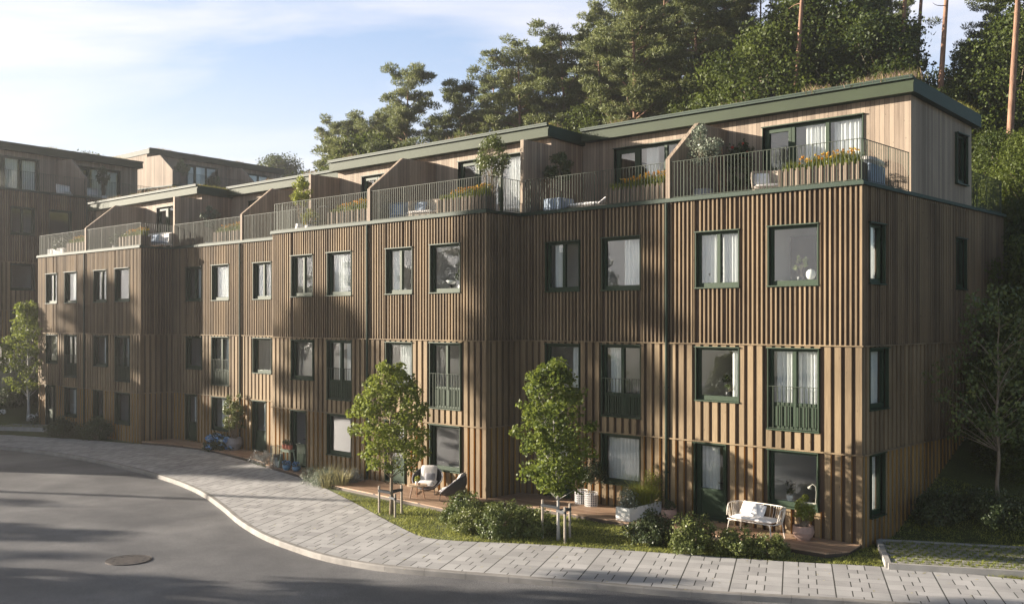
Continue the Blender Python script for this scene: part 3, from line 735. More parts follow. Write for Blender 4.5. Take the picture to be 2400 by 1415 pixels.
curC = {('f3a', 0): [(.0, .3), (.6, .98)], ('f3b', 1): [(.1, .95)], ('f3a', 1): [(.55, .98)], ('f2a', 0): (), ('f2b', 1): [(.6, .95)], ('gb', 1): [(.3, .95)], ('ga', 1): [(.4, .9)], ('ga', 0): [(.5, .9)]}
C_ = block((-21.95, 0, 0), 0, 'recessed hazy timber row house behind the blue hydrangea and tall potted shrub', XR=-.92, XL=-11.5, cur=curC, seed=3,
      rails=[[(-1.0, .04), (-5.62, .04)], [(-5.78, .04), (-11.42, .04)]], roofx=(-11.3, -1.05))
curD = {('f3a', 0): [(.5, .95)], ('f3b', 0): (), ('f3a', 1): [(.55, .98)], ('f3b', 1): [(.35, .98)], ('f2b', 0): [(.55, .95)], ('f2a', 0): [(.5, .9)], ('gb', 1): [(.4, .95)]}
D_ = block((-33.35, -1.62, 0), 0, 'hazy timber row house at the far end of the row, behind two round dark hedges', XR=-.1, XL=-11.25, cur=curD, seed=4, right_div='full',
      rails=[[(-.14, 1.6), (-.14, .04), (-5.62, .04)], [(-5.78, .04), (-11.2, .04), (-11.2, 3.0)]], roofx=(-11.4, .06))
RZ = R_(98)
uE = Vector((math.cos(RZ), math.sin(RZ), 0)); nE = Vector((-math.sin(RZ), math.cos(RZ), 0))
# street front of the uphill row: local x runs away from the viewer
def epos(px, py, z): return (px, py, z)
E_ = block((-49.85, 8.6, 3.93), RZ, 'hazy hillside timber house with two white chairs on its terrace', seed=5, cur={('p', 1): [(.36, .62), (.72, .98)]},
      rails=[[(-.1, .04), (-5.62, .04)], [(-5.78, .04), (-11.25, .04)]])
r = empty('shade_block', (-49.0, -13.0, -.2), 'low timber block added out of view at the left to shade the pavement', 'shade_block')  # unseen block added to shade the left pavement and ground floors
g = MB(); g.box(-3.0, 3.0, -6.0, 6.0, 0, 5.9); g.build('wall', 'wb', r); g = MB(); clad(Wall('R', -3, 3.05, 6), g, -6, 6, 0, 5.9, .275, .165, .03, []); g.build('cladding', 'wm', r)
g = MB(); g.box(-3.3, 3.3, -6.3, 6.3, 5.9, 6.25); g.build('roof', 'gdark', r)
f0 = Vector((-60.5, 14.8, 0))+uE*13.6
F_ = block((f0.x, f0.y, 6.85), RZ, 'upper hillside house with a sunlit left gable and grass roof against the sky', seed=7, left_div='slope', XL=-13.6, rails=[[(-.1, .04), (-5.62, .04)], [(-5.78, .04), (-13.5, .04)]])

# ------------------------------------------------------------------ decks
def deck(poly, label):
    g = MB(); g.prism(poly, -.03, 0.0, 0); ins = [(x, y) for x, y in poly]
    cx_ = sum(p[0] for p in poly)/len(poly); cy = sum(p[1] for p in poly)/len(poly)
    r = empty('wooden_deck', (0, 0, 0), label, 'deck', 'timber decks in front of the doors')
    g.build('boards', 'deck', r)
    g = MB(); g.prism([((x-cx_)*.985+cx_, (y-cy)*.98+cy) for x, y in poly], -.2, -.032); g.build('frame', 'dwood', r)
deck([(-5.5, -.05), (.0, -.05), (.12, -.95), (-.2, -1.5), (-2.6, -1.55), (-5.5, -1.55)], 'timber deck under the white rod bench, nearest the viewer')
deck([(-11.27, -.05), (-5.56, -.05), (-5.56, -1.77), (-11.27, -1.72)], 'timber deck carrying the long white planter box')
deck([(-16.95, -1.68), (-11.0, -1.68), (-11.0, -3.68), (-17.0, -3.30)], 'sunlit timber deck under the two dark round armchairs')
deck([(-22.8, -1.68), (-17.9, -1.68), (-17.9, -2.5), (-18.9, -2.86), (-20.4, -2.50), (-22.8, -2.02)], 'timber deck holding the candle lanterns, cut off by the pavement')
deck([(-33.3, -.05), (-22.95, -.05), (-22.95, -1.75), (-25.5, -1.40), (-28.85, -.98), (-31.3, -1.2), (-33.3, -1.65)], 'shaded timber deck behind the blue hydrangea')

# ------------------------------------------------------------------ trees
def limb(g, p0, p1, r0, r1, bend=.15, n=4, mi=0, k=5):
    p0 = Vector(p0); p1 = Vector(p1); L = (p1-p0).length; off = Vector((random.uniform(-1, 1), random.uniform(-1, 1), random.uniform(-.2, .8)))*L*bend
    pts = [p0+(p1-p0)*(i/n)+off*math.sin(math.pi*i/n) for i in range(n+1)]
    g.ring(pts, [r0+(r1-r0)*i/n for i in range(n+1)], k, mi)
def leafy_tree(H, z0, rad, nclump, nleaf, size, mat, bark, trunk_r, lean=(0, 0), shape=1.0, clr=.34, seed=0, name='tree', shell=.55):
    """ovoid street or woodland tree"""
    random.seed(seed); global rng; rng = np.random.default_rng(seed)
    root = bpy.data.objects.new(name, None); C.objects.link(root)
    g = MB(); top = Vector((lean[0], lean[1], H*.93)); n = 9
    pts = [Vector((lean[0]*t**1.3, lean[1]*t**1.3, H*.93*t))+Vector((random.uniform(-1, 1), random.uniform(-1, 1), 0))*trunk_r*.7*(1 if 0 < i < n else 0) for i, t in enumerate([k/n for k in range(n+1)])]
    g.ring(pts, [trunk_r*(1.25 if i == 0 else 1-.85*(i/n)) for i in range(n+1)], 8)
    def axis(z): t = max(0, min(1, z/(H*.93))); return Vector((lean[0]*t**1.3, lean[1]*t**1.3, z))
    Cc = []; 
    for i in range(nclump):
        u = random.random(); z = z0+(H-z0)*(.02+.96*u)
        prof = math.sin(math.pi*min(1, max(0, (u*.86+.10)))**shape)**.75
        q = (shell+(1-shell)*random.random()**.5) if i % 4 else random.random()*.6
        a = random.uniform(0, 2*math.pi); rr = rad*prof*q*random.uniform(.8, 1.12); c = axis(z)+Vector((math.cos(a)*rr, math.sin(a)*rr, 0)); Cc.append((c, rr))
        if i % 2 == 0:
            s = axis(max(z0*.85, z-rr*random.uniform(.6, 1.3))); limb(g, s, c, max(.006, trunk_r*.28*(1-u*.6)), .004 if H < 8 else .02, .08)
    g.build('trunk', bark, root, smooth=True)
    ps = []; outs = []
    for c, rr in Cc:
        m_ = int(nleaf*random.uniform(.6, 1.4)); e = inball(m_)*np.array([clr, clr, clr*.75])*random.uniform(.75, 1.25)
        ps.append(e+np.array(c)); outs.append(unit(e+np.array([0, 0, .12])))
    P = np.concatenate(ps); O_ = np.concatenate(outs)
    qmesh('crown', leaves(P, size, .75, out=O_), [mat], None, root)
    return root
def pine_tree(H, z0, rad, nb, seed, name='pine_tree', trunk_r=.15, lean=0, needles=95):
    random.seed(seed); global rng; rng = np.random.default_rng(seed)
    root = bpy.data.objects.new(name, None); C.objects.link(root)
    g = MB(); n = 12; a0 = random.uniform(0, 6)
    def ax(z):
        t = z/H; return Vector((math.sin(t*3+a0)*.35*t+lean*t, math.cos(t*2.3+a0)*.3*t, z))
    g.ring([ax(H*.97*i/n) for i in range(n+1)], [trunk_r*(1-.82*(i/n)**1.2) for i in range(n+1)], 9)
    ps = []
    for i in range(nb):
        u = (i+random.random())/nb; z = z0+(H-z0)*u
        L = rad*(.35+.65*math.sin(math.pi*min(.97, .18+u*.80))**.8)*random.uniform(.55, 1.15)
        a = random.uniform(0, 2*math.pi); rise = L*random.uniform(.05, .6)
        p0 = ax(z-.2); p1 = ax(z)+Vector((math.cos(a)*L, math.sin(a)*L, rise)); limb(g, p0, p1, trunk_r*.26*(1.15-u), .012, .10)
        m_ = 2+int(L/.55)
        for k in range(m_):
            t = .45+.6*(k/max(1, m_-1)) if m_ > 1 else 1; c = p0.lerp(p1, min(t, 1.05))+Vector((random.gauss(0, .24), random.gauss(0, .24), random.gauss(.06, .12)))
            ps.append((c, random.uniform(.30, .56)))
    for k in range(5):      # dead snags below the crown
        z = z0*random.uniform(.45, .98); a = random.uniform(0, 6.28); L = random.uniform(.5, 1.5)
        limb(g, ax(z), ax(z)+Vector((math.cos(a)*L, math.sin(a)*L, random.uniform(-.2, .3))), .028, .008, .1)
    g.build('trunk', 'barkp', root, smooth=True)
    PP = []; UU = []; needles = int(needles*1.5)
    for c, r_ in ps:
        e = inball(needles)*np.array([r_*1.05, r_*1.05, r_*.42]); PP.append(e+np.array(c)); UU.append(unit(e*.8+rng.normal(size=(needles, 3))*.25+np.array([0, 0, .20])))
    P = np.concatenate(PP); U = np.concatenate(UU)
    qmesh('crown', leaves(P, .22, .20, U), ['pine'], None, root)
    return root
used = set()
def plant_tree(proto, x, y, z, rz, sc, label, cat='tree', group=None):
    if proto.name not in used:
        used.add(proto.name); proto.location = (x, y, z); proto.rotation_euler = (0, 0, rz); proto.scale = (sc, sc, sc) if not hasattr(sc, '__len__') else sc
        return tag(proto, label, cat, group)
    o = dup(proto, (x, y, z), rz, sc, label, None); o['category'] = cat
    if group: o['group'] = group
    elif 'group' in o: del o['group']
    return o
CAMP = Vector((10.70, -24.27, 5.5)); RV = Vector((.734, .679)).normalized(); FV = Vector((-RV.y, RV.x))
def site(px, d):      # plan position at depth d along a bearing
    a = (px-1200)/2383; return CAMP.x+d*(RV.x*a+FV.x), CAMP.y+d*(RV.y*a+FV.y)
# street maples with their stakes
m1 = leafy_tree(4.45, 1.25, 1.15, 165, 52, .095, 'maple', 'bark', .058, (-.02, .0), .92, .225, 21, 'maple_tree'); plant_tree(m1, -11.95, -4.95, -.12, 0, 1, 'young maple with a broad sunlit crown standing in the lawn, left of the two', 'tree')
m2 = leafy_tree(4.60, 1.20, 1.0, 205, 52, .092, 'maple', 'barkw', .045, (-.22, -.05), .95, .22, 33, 'maple_tree'); plant_tree(m2, -6.15, -4.30, -.12, 0, 1, 'young slender maple with a pale leaning trunk behind the round shrubs, right of the two', 'tree')
def support(x, y, stakes, label):
    r = empty('tree_support', (x, y, -.12), label, 'tree support', 'timber stakes holding the young maples')
    for dx, dy, h in stakes:
        g = MB(); g.lathe([(.034, -.1), (.034, h), (.026, h+.012)], (dx, dy, 0), 12); g.build('stake', 'stake', r, smooth=False)
    for (dx, dy, h) in stakes[::1]:
        v = Vector((-dx, -dy, 0)); L = v.length; v /= L; n_ = Vector((-v.y, v.x, 0)); z = h-.13; g = MB()
        for s in (1, -1):
            a = Vector((dx, dy, z))+n_*.037*s; b = Vector((0, 0, z-.03))+n_*.06*s; q = len(g.v); t = n_*.006*s
            g.v += [tuple(a+Vector((0, 0, -.035))), tuple(b+Vector((0, 0, -.035))), tuple(b+Vector((0, 0, .035))), tuple(a+Vector((0, 0, .035))), tuple(a+t+Vector((0, 0, -.035))), tuple(b+t+Vector((0, 0, -.035))), tuple(b+t+Vector((0, 0, .035))), tuple(a+t+Vector((0, 0, .035)))]
            g.f += [(q, q+1, q+2, q+3), (q+4, q+7, q+6, q+5), (q, q+4, q+5, q+1), (q+3, q+2, q+6, q+7), (q, q+3, q+7, q+4), (q+1, q+5, q+6, q+2)]; g.m += [0]*6
        g.lathe([(.040, z-.035), (.040, z+.035)], (dx, dy, 0), 12); g.build('strap', 'strap', r)
support(-11.95, -4.95, [(-.38, -.14, .80), (.40, -.20, .66), (.06, .34, .82)], 'three pale stakes with black straps round the left maple')
support(-6.15, -4.30, [(-.42, -.14, 1.0), (.40, -.22, .92), (.10, .34, .90)], 'three pale stakes with black straps round the right maple')
lt = leafy_tree(6.4, 1.5, 1.35, 120, 46, .13, 'maple', 'barkw', .085, (-.1, 0), .8, .36, 41, 'birch_tree', .3); plant_tree(lt, -45.3, -1.9, .15, 0, 1, 'slender pale-barked tree rising from the hydrangea bed at the far left', 'tree')
rt = leafy_tree(5.8, 1.7, 1.7, 120, 26, .10, 'bush', 'bark', .055, (0, 0), .8, .34, 43, 'birch_tree', .3); plant_tree(rt, 1.97, 3.9, .65, 0, 1, 'thin open tree with a grey trunk in the shade beside the dark side wall', 'tree')
# woodland prototypes
PN = [pine_tree(15, 5.2, 2.2, 58, 51, trunk_r=.19), pine_tree(15, 8.0, 2.1, 46, 52, trunk_r=.19), pine_tree(15, 4.2, 2.3, 64, 53, trunk_r=.18), pine_tree(26, 17.5, 3.0, 40, 54, trunk_r=.21, lean=1.2)]
DC = [leafy_tree(12, 1.2, 3.6, 190, 190, .145, 'decid', 'bark', .2, (.3, 0), .9, .95, 61, 'leafy_tree'), leafy_tree(13, .6, 3.2, 190, 190, .14, 'decid', 'bark', .16, (-.4, .2), .8, .85, 62, 'leafy_tree'),
      leafy_tree(5, .1, 2.6, 130, 170, .115, 'decid', 'bark', .1, (0, 0), 1, .7, 63, 'leafy_bush')]
def wood_tree(pr, px, ytop, d, label, h0, cat, wid=1.0, group=None):
    x, y = site(px, d); zg = hill(x, y); zt = 5.5-(ytop-752)/2383*d; s = (zt-zg)/h0
    return plant_tree(pr, x, y, zg-.1, R_(43) if pr is PN[3] else random.uniform(0, 6), (s*wid, s*wid, s), label, cat, group)
random.seed(5)
pl = [(800, 268, 68, 2, 'hazy pine lowest at the left end of the wood'), (872, 248, 66, 0, 'second pine from the left of the wood, broad and rounded'), (955, 143, 61, 0, 'tall lone pine above the roof, sky on both sides of its crown'),
      (1078, 182, 62, 1, 'narrow pine between the lone tall pine and the big twin-trunk pines'), (1212, 95, 60, 2, 'pine with a domed top left of the large central pines'), (1268, 118, 63, 2, 'pine half hidden behind the domed pine'),
      (1332, 55, 60, 0, 'pine just left of the tallest central pine'), (1412, 62, 64, 2, 'pine crown filling the gap left of the tallest central pine'), (1480, -45, 55, 1, 'tallest central pine, red trunk rising over the roof step'),
      (1545, -60, 60, 0, 'pine cut by the top edge, first right of the tallest central pine'), (1628, -50, 57, 1, 'pine cut by the top edge, second right of the tallest central pine'), (1708, -70, 59, 0, 'pine with a bare red trunk over the slanted divider')]
for px, yt, d, k, lb in pl:
    wood_tree(PN[k], px, yt+16, d, lb, 15, 'pine tree', .84 if px < 1150 else .95)
for px, yt, d, k, lb in [(835, 300, 67, 1, 'small hazy pine between the two leftmost pines'), (915, 285, 66, 2, 'low pine left of the lone tall pine'), (1022, 275, 66, 0, 'low pine right of the lone tall pine'), (1128, 275, 64, 1, 'low pine before the domed central pine'), (1170, 175, 66, 0, 'slim pine leaning on the left side of the domed central pine'), (1382, 95, 68, 1, 'slim distant pine behind the pine left of the tallest'), (1440, 10, 66, 2, 'slim distant pine touching the tallest central pine on its left'), (1512, -20, 67, 1, 'slim distant pine just right of the tallest central pine'), (1588, -30, 66, 2, 'slim distant pine between the first two pines right of the tallest'), (1670, -40, 65, 1, 'slim distant pine left of the bare red trunk over the slanted divider'), (1775, -60, 58, 2, 'pine behind the yellow-green leafy tree'), (1895, -80, 60, 0, 'pine just right of the lone bare trunk over the roof middle'), (2050, -70, 58, 2, 'pine left of the leaning bare trunk'), (2095, -40, 62, 0, 'pine behind the leaning bare trunk'), (2335, -60, 56, 2, 'pine right of the sky gap')]:
    wood_tree(PN[k], px, yt, d, lb, 15, 'pine tree', .85)
for px, yt, d, lb in [(1842, -420, 48, 'bare red pine trunk rising alone over the roof middle'), (2088, -420, 50, 'leaning bare pine trunk left of the sky gap'), (2184, -500, 46, 'bare pale pine trunk right of the sky gap'), (2352, -600, 42, 'dark bare pine trunk at the right edge'), (2130, -360, 62, 'thin distant pine trunk seen through the sky gap')]:
    wood_tree(PN[3], px, yt, d, lb, 26, 'pine tree', .95)
for px, yt, d, k, lb in [(1790, 40, 50, 0, 'yellow-green leafy tree left of the lone bare pine trunk'), (1930, -60, 53, 1, 'dark leafy tree right of the lone bare pine trunk'), (1990, -40, 51, 0, 'dark leafy tree left of the leaning pine trunk'), (2062, 60, 47, 1, 'leafy tree tucked behind the roof peak'),
                     (2178, 190, 46, 0, 'low leafy tree filling the bottom of the sky gap'), (2300, 125, 50, 1, 'leafy tree right of the pale bare trunk'), (2375, 10, 46, 0, 'dense leafy tree high at the right edge'), (2440, -60, 48, 1, 'leafy tree cut by the upper right corner'),
                     (2340, 290, 40, 0, 'dark leafy tree behind the rear balcony'), (2425, 330, 35, 1, 'bright-leaved tree at the right edge above the rear balcony'), (205, 348, 112, 0, 'small distant tree over the left hillside roof'), (665, 352, 112, 0, 'small distant tree beside the gable roof')]:
    wood_tree(DC[k], px, yt, d, lb, 12.5, 'tree', 1.0)
MARKS = ['left end of the wood', 'foot of the lone tall pine', 'domed central pine', 'roof step', 'tallest central pine', 'nearest slanted divider', 'middle bare trunk', 'nearest terrace glazing', 'leaning bare trunk', 'nearest roof peak', 'right photo edge']
def wood_label(px, d, isp):
    i = (px-760)//52; return '%s %s of three, %s rank, behind the %s' % (['leftmost', 'middle', 'rightmost'][i % 3], 'dim pine' if isp else 'dim leafy tree', {56: 'front', 66: 'middle', 76: 'back'}[d], MARKS[min(i//3, 10)])
k = 0
for px in range(760, 2450, 52):       # second and third rank of the wood
    for d, lo in ((56, 235), (66, 180), (76, 130)):
        sky_ = px < 1350
        top = max(lo-110, float(np.interp(px, [760, 1000, 1150, 1300, 1400, 1650, 1720], [352, 345, 330, 285, 262, 245, 90])))+random.uniform(-15, 25)
        if 2090 < px < 2320: top = 232+random.uniform(-15, 20)
        if px < 1000 and d > 60: continue
        pr = (PN[k % 3] if k % 2 else DC[(k//2) % 2]) if px < 1750 else (PN[k % 3] if k % 3 == 0 else DC[(k*7+px) % 2]); k += 1
        isp = pr in PN
        wood_tree(pr, px+random.uniform(-18, 18), top, d+random.uniform(-3, 3), wood_label(px, d, isp), 15 if isp else 12.5, 'tree', 1.05, 'filler pines deep in the wood' if isp else 'filler leafy trees deep in the wood')
for px in range(820, 2120, 60):
    wood_tree(DC[2], px+random.uniform(-15, 15), 300 if px < 1350 else 235, 46+random.uniform(-2, 3), 'leafy undergrowth clump behind the grass roofs', 5, 'undergrowth', .9, 'undergrowth clumps behind the grass roofs') if False else None
for (px, yt, d), lb in zip([(2395, 470, 34), (2420, 560, 31), (2385, 640, 33), (2300, 470, 38), (2440, 700, 29), (2400, 800, 31), (2370, 880, 33), (2450, 950, 28), (2330, 800, 36)], ['topmost bush on the slope at the right edge', 'bush at the right edge level with the upper windows', 'bush at the right edge just above the belt trim', 'bush right behind the rear balcony railing', 'bush cut by the right edge above the thin tree', 'bush behind the top of the thin open tree', 'bush behind the middle of the thin open tree', 'lowest bush at the right edge beside the thin tree', 'bush between the side wall and the thin tree']):
    x, y = site(px, d); zg = hill(x, y); zt = 5.5-(yt-752)/2383*d
    plant_tree(DC[2], x, y, zg-.2, random.uniform(0, 6), (.75, .75, max(.5, (zt-zg)/5)), lb, 'bush', 'bushes on the slope beyond the side wall')
# trees across the street, outside the frame: they throw the long shadows on the road
DS = [leafy_tree(12, 2.5, 3.0, 62, 60, .26, 'decid', 'bark', .16, (.2, 0), .9, .50, 71, 'leafy_tree', .3), leafy_tree(12, 3.5, 2.6, 56, 60, .26, 'decid', 'bark', .16, (-.3, 0), .9, .48, 72, 'leafy_tree', .3)]
if 1:
  for i, (tx, ty, h) in enumerate([(-33, -13.5, 10), (-27, -12.0, 11), (-21, -11.0, 11), (-15.5, -11.6, 10), (-9.5, -12.0, 12), (-3.5, -11.2, 11), (1.5, -8.0, 12), (7.5, -3.0, 11), (12, 0, 12), (-14, -15.5, 12), (0, -14, 12)]):
      plant_tree(DS[i % 2], tx-3.56*h, ty-2.2*h, -.2, i*1.3, h/12, 'leafy tree across the street, outside the photo', 'tree', 'trees across the street outside the photo')


shade_poplar = leafy_tree(25, 15.8, 1.05, 120, 60, .28, 'decid', 'bark', .25, (.1, 0), 1, .5, 73, 'shade_poplar_tree'); plant_tree(shade_poplar, -59.6, -32, -.2, 0, 1, 'slim tall poplar added out of view to shade the nearest house', 'tree')  # unseen tree added to shade the left half of the nearest house
plant_tree(shade_poplar, -75.5, -36.5, -.2, 2, (1.5, 1.5, .90), 'broad poplar added out of view to shade the middle house', 'tree')  # unseen copy added to darken the left half of the middle house
plant_tree(shade_poplar, -93.5, -36.5, -.2, 4, (2.3, 2.3, .95), 'widest poplar added out of view to dapple the far row houses', 'tree')  # unseen copy added to break up the sun on the far houses
# ------------------------------------------------------------------ shrubs, pots and flowers
def shrub(name, rx, ry, rz, nc, nl, size, mat, seed, bark='bark', clr=.16, asp=.7, stems=14, flowers=None, fn=0):
    random.seed(seed); global rng; rng = np.random.default_rng(seed)
    root = bpy.data.objects.new(name, None); C.objects.link(root)
    g = MB(); ps = []; outs = []; cs = []
    for i in range(nc):
        a = random.uniform(0, 6.283); u = random.random()**.7; el = math.asin(u*.98)*(1 if i % 6 else .3); q = random.uniform(.72, 1.08) if i % 5 else random.uniform(.2, .7)
        c = Vector((math.cos(a)*math.cos(el)*rx*q, math.sin(a)*math.cos(el)*ry*q, rz*(.12+.88*math.sin(el)*q))); cs.append(c)
        e = inball(nl)*clr*random.uniform(.7, 1.3); ps.append(e+np.array(c)); outs.append(unit(e+np.array(c)*.25+np.array([0, 0, .03])))
        if i < stems: limb(g, (random.uniform(-.05, .05), random.uniform(-.05, .05), 0), c, .012, .004, .1)
    g.build('stem', bark, root)
    P = np.concatenate(ps); O_ = np.concatenate(outs)
    qmesh('foliage', leaves(P, size, asp, out=O_), [mat], None, root)
    if flowers:
        g2 = []; 
        for mname, cnt, fr in flowers:
            pp = []
            for k in range(cnt):
                c = random.choice([c for c in cs if c.z > rz*.25]); c = Vector(c)*random.uniform(.98, 1.12); n_ = 46
                pp.append(unit(rng.normal(size=(n_, 3)))*fr*np.array([1, 1, .75])+np.array(c))
            P = np.concatenate(pp); qmesh('blossom', leaves(P, fr*.85, .95), [mname], None, root)
    return root
def pot(parent_loc, label, cat, pr, ph, mat, plant, label_group=None, belly=1.12):
    pass
def pot_mesh(root, r, h, mat, n=22, belly=1.15):
    g = MB(); g.lathe([(r*.62, 0), (r*.9, h*.25), (r*belly*.95, h*.55), (r, h*.9), (r, h), (r*.9, h), (r*.86, h*.86), (.01, h*.86)], n=n); g.build('pot', mat, root, smooth=False)
    g = MB(); g.lathe([(r*.88, h*.84), (r*.88, h*.88), (.01, h*.89)], n=n); g.build('soil', 'soil', root)
def potted(loc, label, r, h, mat, kind, ph, pw, pm, seed, cat='potted plant', n=26, nl=60, ls=.055, group=None, flowers=None):
    root = empty('potted_plant', loc, label, cat, group); pot_mesh(root, r, h, mat)
    random.seed(seed); global rng; rng = np.random.default_rng(seed)
    g = MB(); ps = []; outs = []
    for i in range(n):
        a = random.uniform(0, 6.283); u = random.random()
        if kind == 'bush': c = Vector((math.cos(a)*pw*math.sqrt(u), math.sin(a)*pw*math.sqrt(u), h+ph*(.25+.75*random.random()**.8)*(1-.35*u)))
        elif kind == 'tree': 
            zz = .45+.55*random.random(); w_ = pw*math.sin(math.pi*min(.95, max(.12, (zz-.40)/.6)))**.7; c = Vector((math.cos(a)*w_*math.sqrt(u), math.sin(a)*w_*math.sqrt(u), h+ph*zz))
        limb(g, (random.uniform(-.3, .3)*r, random.uniform(-.3, .3)*r, h*.85), c, .010 if kind != 'tree' else .008, .003, .12)
        e = inball(nl)*pw*(.30 if kind == 'bush' else .34); ps.append(e+np.array(c)); outs.append(unit(e+np.array([0, 0, .05])))
    if kind == 'tree': g.ring([(0, 0, h*.8), (.02, .01, h+ph*.3), (-.01, 0, h+ph*.6)], [.022, .018, .012], 7)
    g.build('stem', 'bark', root)
    P = np.concatenate(ps); qmesh('foliage', leaves(P, ls, .6, out=np.concatenate(outs)), [pm], None, root)
    if flowers:
        P = P[rng.random(len(P)) < flowers[1]]; qmesh('blossom', leaves(P, ls*1.2, .95), [flowers[0]], None, root)
    return root
def tuft(name, loc, label, cat, rad, h, n, mat, seed, lean=.5, w=.010, parent=None, tips=None):
    global rng; rng = np.random.default_rng(seed)
    P = np.stack([rng.normal(size=n)*rad*.4, rng.normal(size=n)*rad*.4, np.zeros(n)], 1)
    d = unit(np.stack([P[:, 0], P[:, 1], np.zeros(n)], 1)+rng.normal(size=(n, 3))*np.array([.3, .3, 0])*.3)
    o = qmesh('foliage' if parent else name, blades(P, np.full(n, h), w, lean, .5, d), [mat], None, parent)
    if parent is None: o.location = loc; tag(o, label, cat)
    else: o.location = loc
    return o
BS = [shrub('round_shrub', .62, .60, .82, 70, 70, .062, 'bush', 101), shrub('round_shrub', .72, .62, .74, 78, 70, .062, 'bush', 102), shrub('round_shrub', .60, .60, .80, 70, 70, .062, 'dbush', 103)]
for k, x, y, sc, lb in [(0, -9.30, -4.55, 1.0, 'round shrub at the left end of the left shrub cluster, next to the deck corner'), (1, -8.15, -4.25, .92, 'dark shrub at the back of the left shrub cluster'), (0, -7.6, -5.05, .95, 'low sunlit shrub at the front of the left shrub cluster, by the pavement'),
                        (1, -7.05, -4.35, .95, 'wide shrub touching the stakes of the right maple'), (1, -8.55, -5.15, .80, 'small shrub between the deck corner and the front shrub'), (2, -4.05, -3.15, 1.0, 'dark round shrub in front of the small pink pot'), (0, -2.95, -3.0, 1.0, 'largest bright shrub in front of the green door, by the pavement'),
                        (1, -1.95, -2.60, .80, 'shrub in front of the white bench'), (0, -1.2, -2.35, .66, 'small shrub at the right end of the row before the bench')]:
    plant_tree(BS[k], x, y, -.13, random.uniform(0, 6), sc, lb, 'shrub', 'round shrubs along the pavement')
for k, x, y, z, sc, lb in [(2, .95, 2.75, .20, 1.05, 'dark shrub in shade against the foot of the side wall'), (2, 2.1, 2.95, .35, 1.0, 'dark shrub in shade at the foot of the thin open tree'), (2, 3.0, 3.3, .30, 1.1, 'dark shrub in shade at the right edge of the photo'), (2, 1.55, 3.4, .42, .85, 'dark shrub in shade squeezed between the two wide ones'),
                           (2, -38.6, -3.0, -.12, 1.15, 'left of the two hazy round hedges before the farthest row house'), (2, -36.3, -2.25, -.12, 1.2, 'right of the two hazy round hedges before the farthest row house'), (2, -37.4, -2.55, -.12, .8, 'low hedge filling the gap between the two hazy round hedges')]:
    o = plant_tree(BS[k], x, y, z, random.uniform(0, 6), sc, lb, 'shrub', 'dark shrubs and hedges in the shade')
for i, (x, y, z) in enumerate([(-45.2, 1.4, .9), (-46.6, .2, 1.2), (-47.2, -1.4, 1.35), (-45.6, -.6, .7), (-46.3, -2.6, 1.0)]):
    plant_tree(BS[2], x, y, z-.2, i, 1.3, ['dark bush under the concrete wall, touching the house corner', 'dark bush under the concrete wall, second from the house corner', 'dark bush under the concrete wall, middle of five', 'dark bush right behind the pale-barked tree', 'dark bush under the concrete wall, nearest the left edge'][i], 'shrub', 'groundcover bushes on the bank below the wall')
# hydrangeas
hb = shrub('hydrangea', .85, .60, .72, 46, 40, .11, 'dbush', 111, flowers=[('fblue', 30, .12), ('fpale', 7, .11)]); hb.location = (-28.3, -.62, -.1); tag(hb, 'blue hydrangea bush spilling over the deck edge beside the grey pot', 'hydrangea')
for i, (x, y) in enumerate([(-44.9, -1.2), (-46.3, -3.3), (-45.8, -4.6)]):
    hw = shrub('hydrangea', .75, .75, .55, 30, 34, .11, 'dbush', 112+i, flowers=[('rosew', 13, .15)]); hw.location = (x, y, [.02, .25, .1][i]); tag(hw, ['white hydrangea right of the pale trunk, against the house corner', 'white hydrangea just left of the pale trunk', 'white hydrangea cut by the left edge'][i], 'hydrangea', 'white hydrangeas in the far bed')
# grey-green border beside the maple deck
for i, (x, y, sx, m_, lb) in enumerate([(-17.35, -3.35, .5, 'sage', 'low grey-green shrub between the feather grass tufts'), (-18.25, -2.95, .62, 'sage', 'grey-green shrub at the left end of the border, over the pavement'), (-17.55, -3.05, .60, 'sage', 'grey-green shrub with pale tips in the middle of the border'), (-16.95, -2.55, .55, 'lav', 'dark lavender shrub at the back of the border by the wall'), (-23.35, -1.70, .62, 'lav', 'dark lavender bush left of the candle lanterns')]):
    o = shrub('lavender_shrub', sx, sx*.8, .55, 46, 60, .05, m_, 120+i, asp=.35, clr=.13); o.location = (x, y, -.12); tag(o, lb, 'lavender', 'lavender and sage shrubs of the border')
for i, (x, y, lb) in enumerate([(-17.9, -2.6, 'pale feather grass tuft, left one in the border'), (-17.15, -3.35, 'pale feather grass tuft, middle one in the border'), (-16.75, -3.05, 'pale feather grass tuft, right one in the border')]):
    tuft('feather_grass', (x, y, -.1), lb, 'grass tuft', .30, .62, 170, 'straw', 130+i, .45, .009)
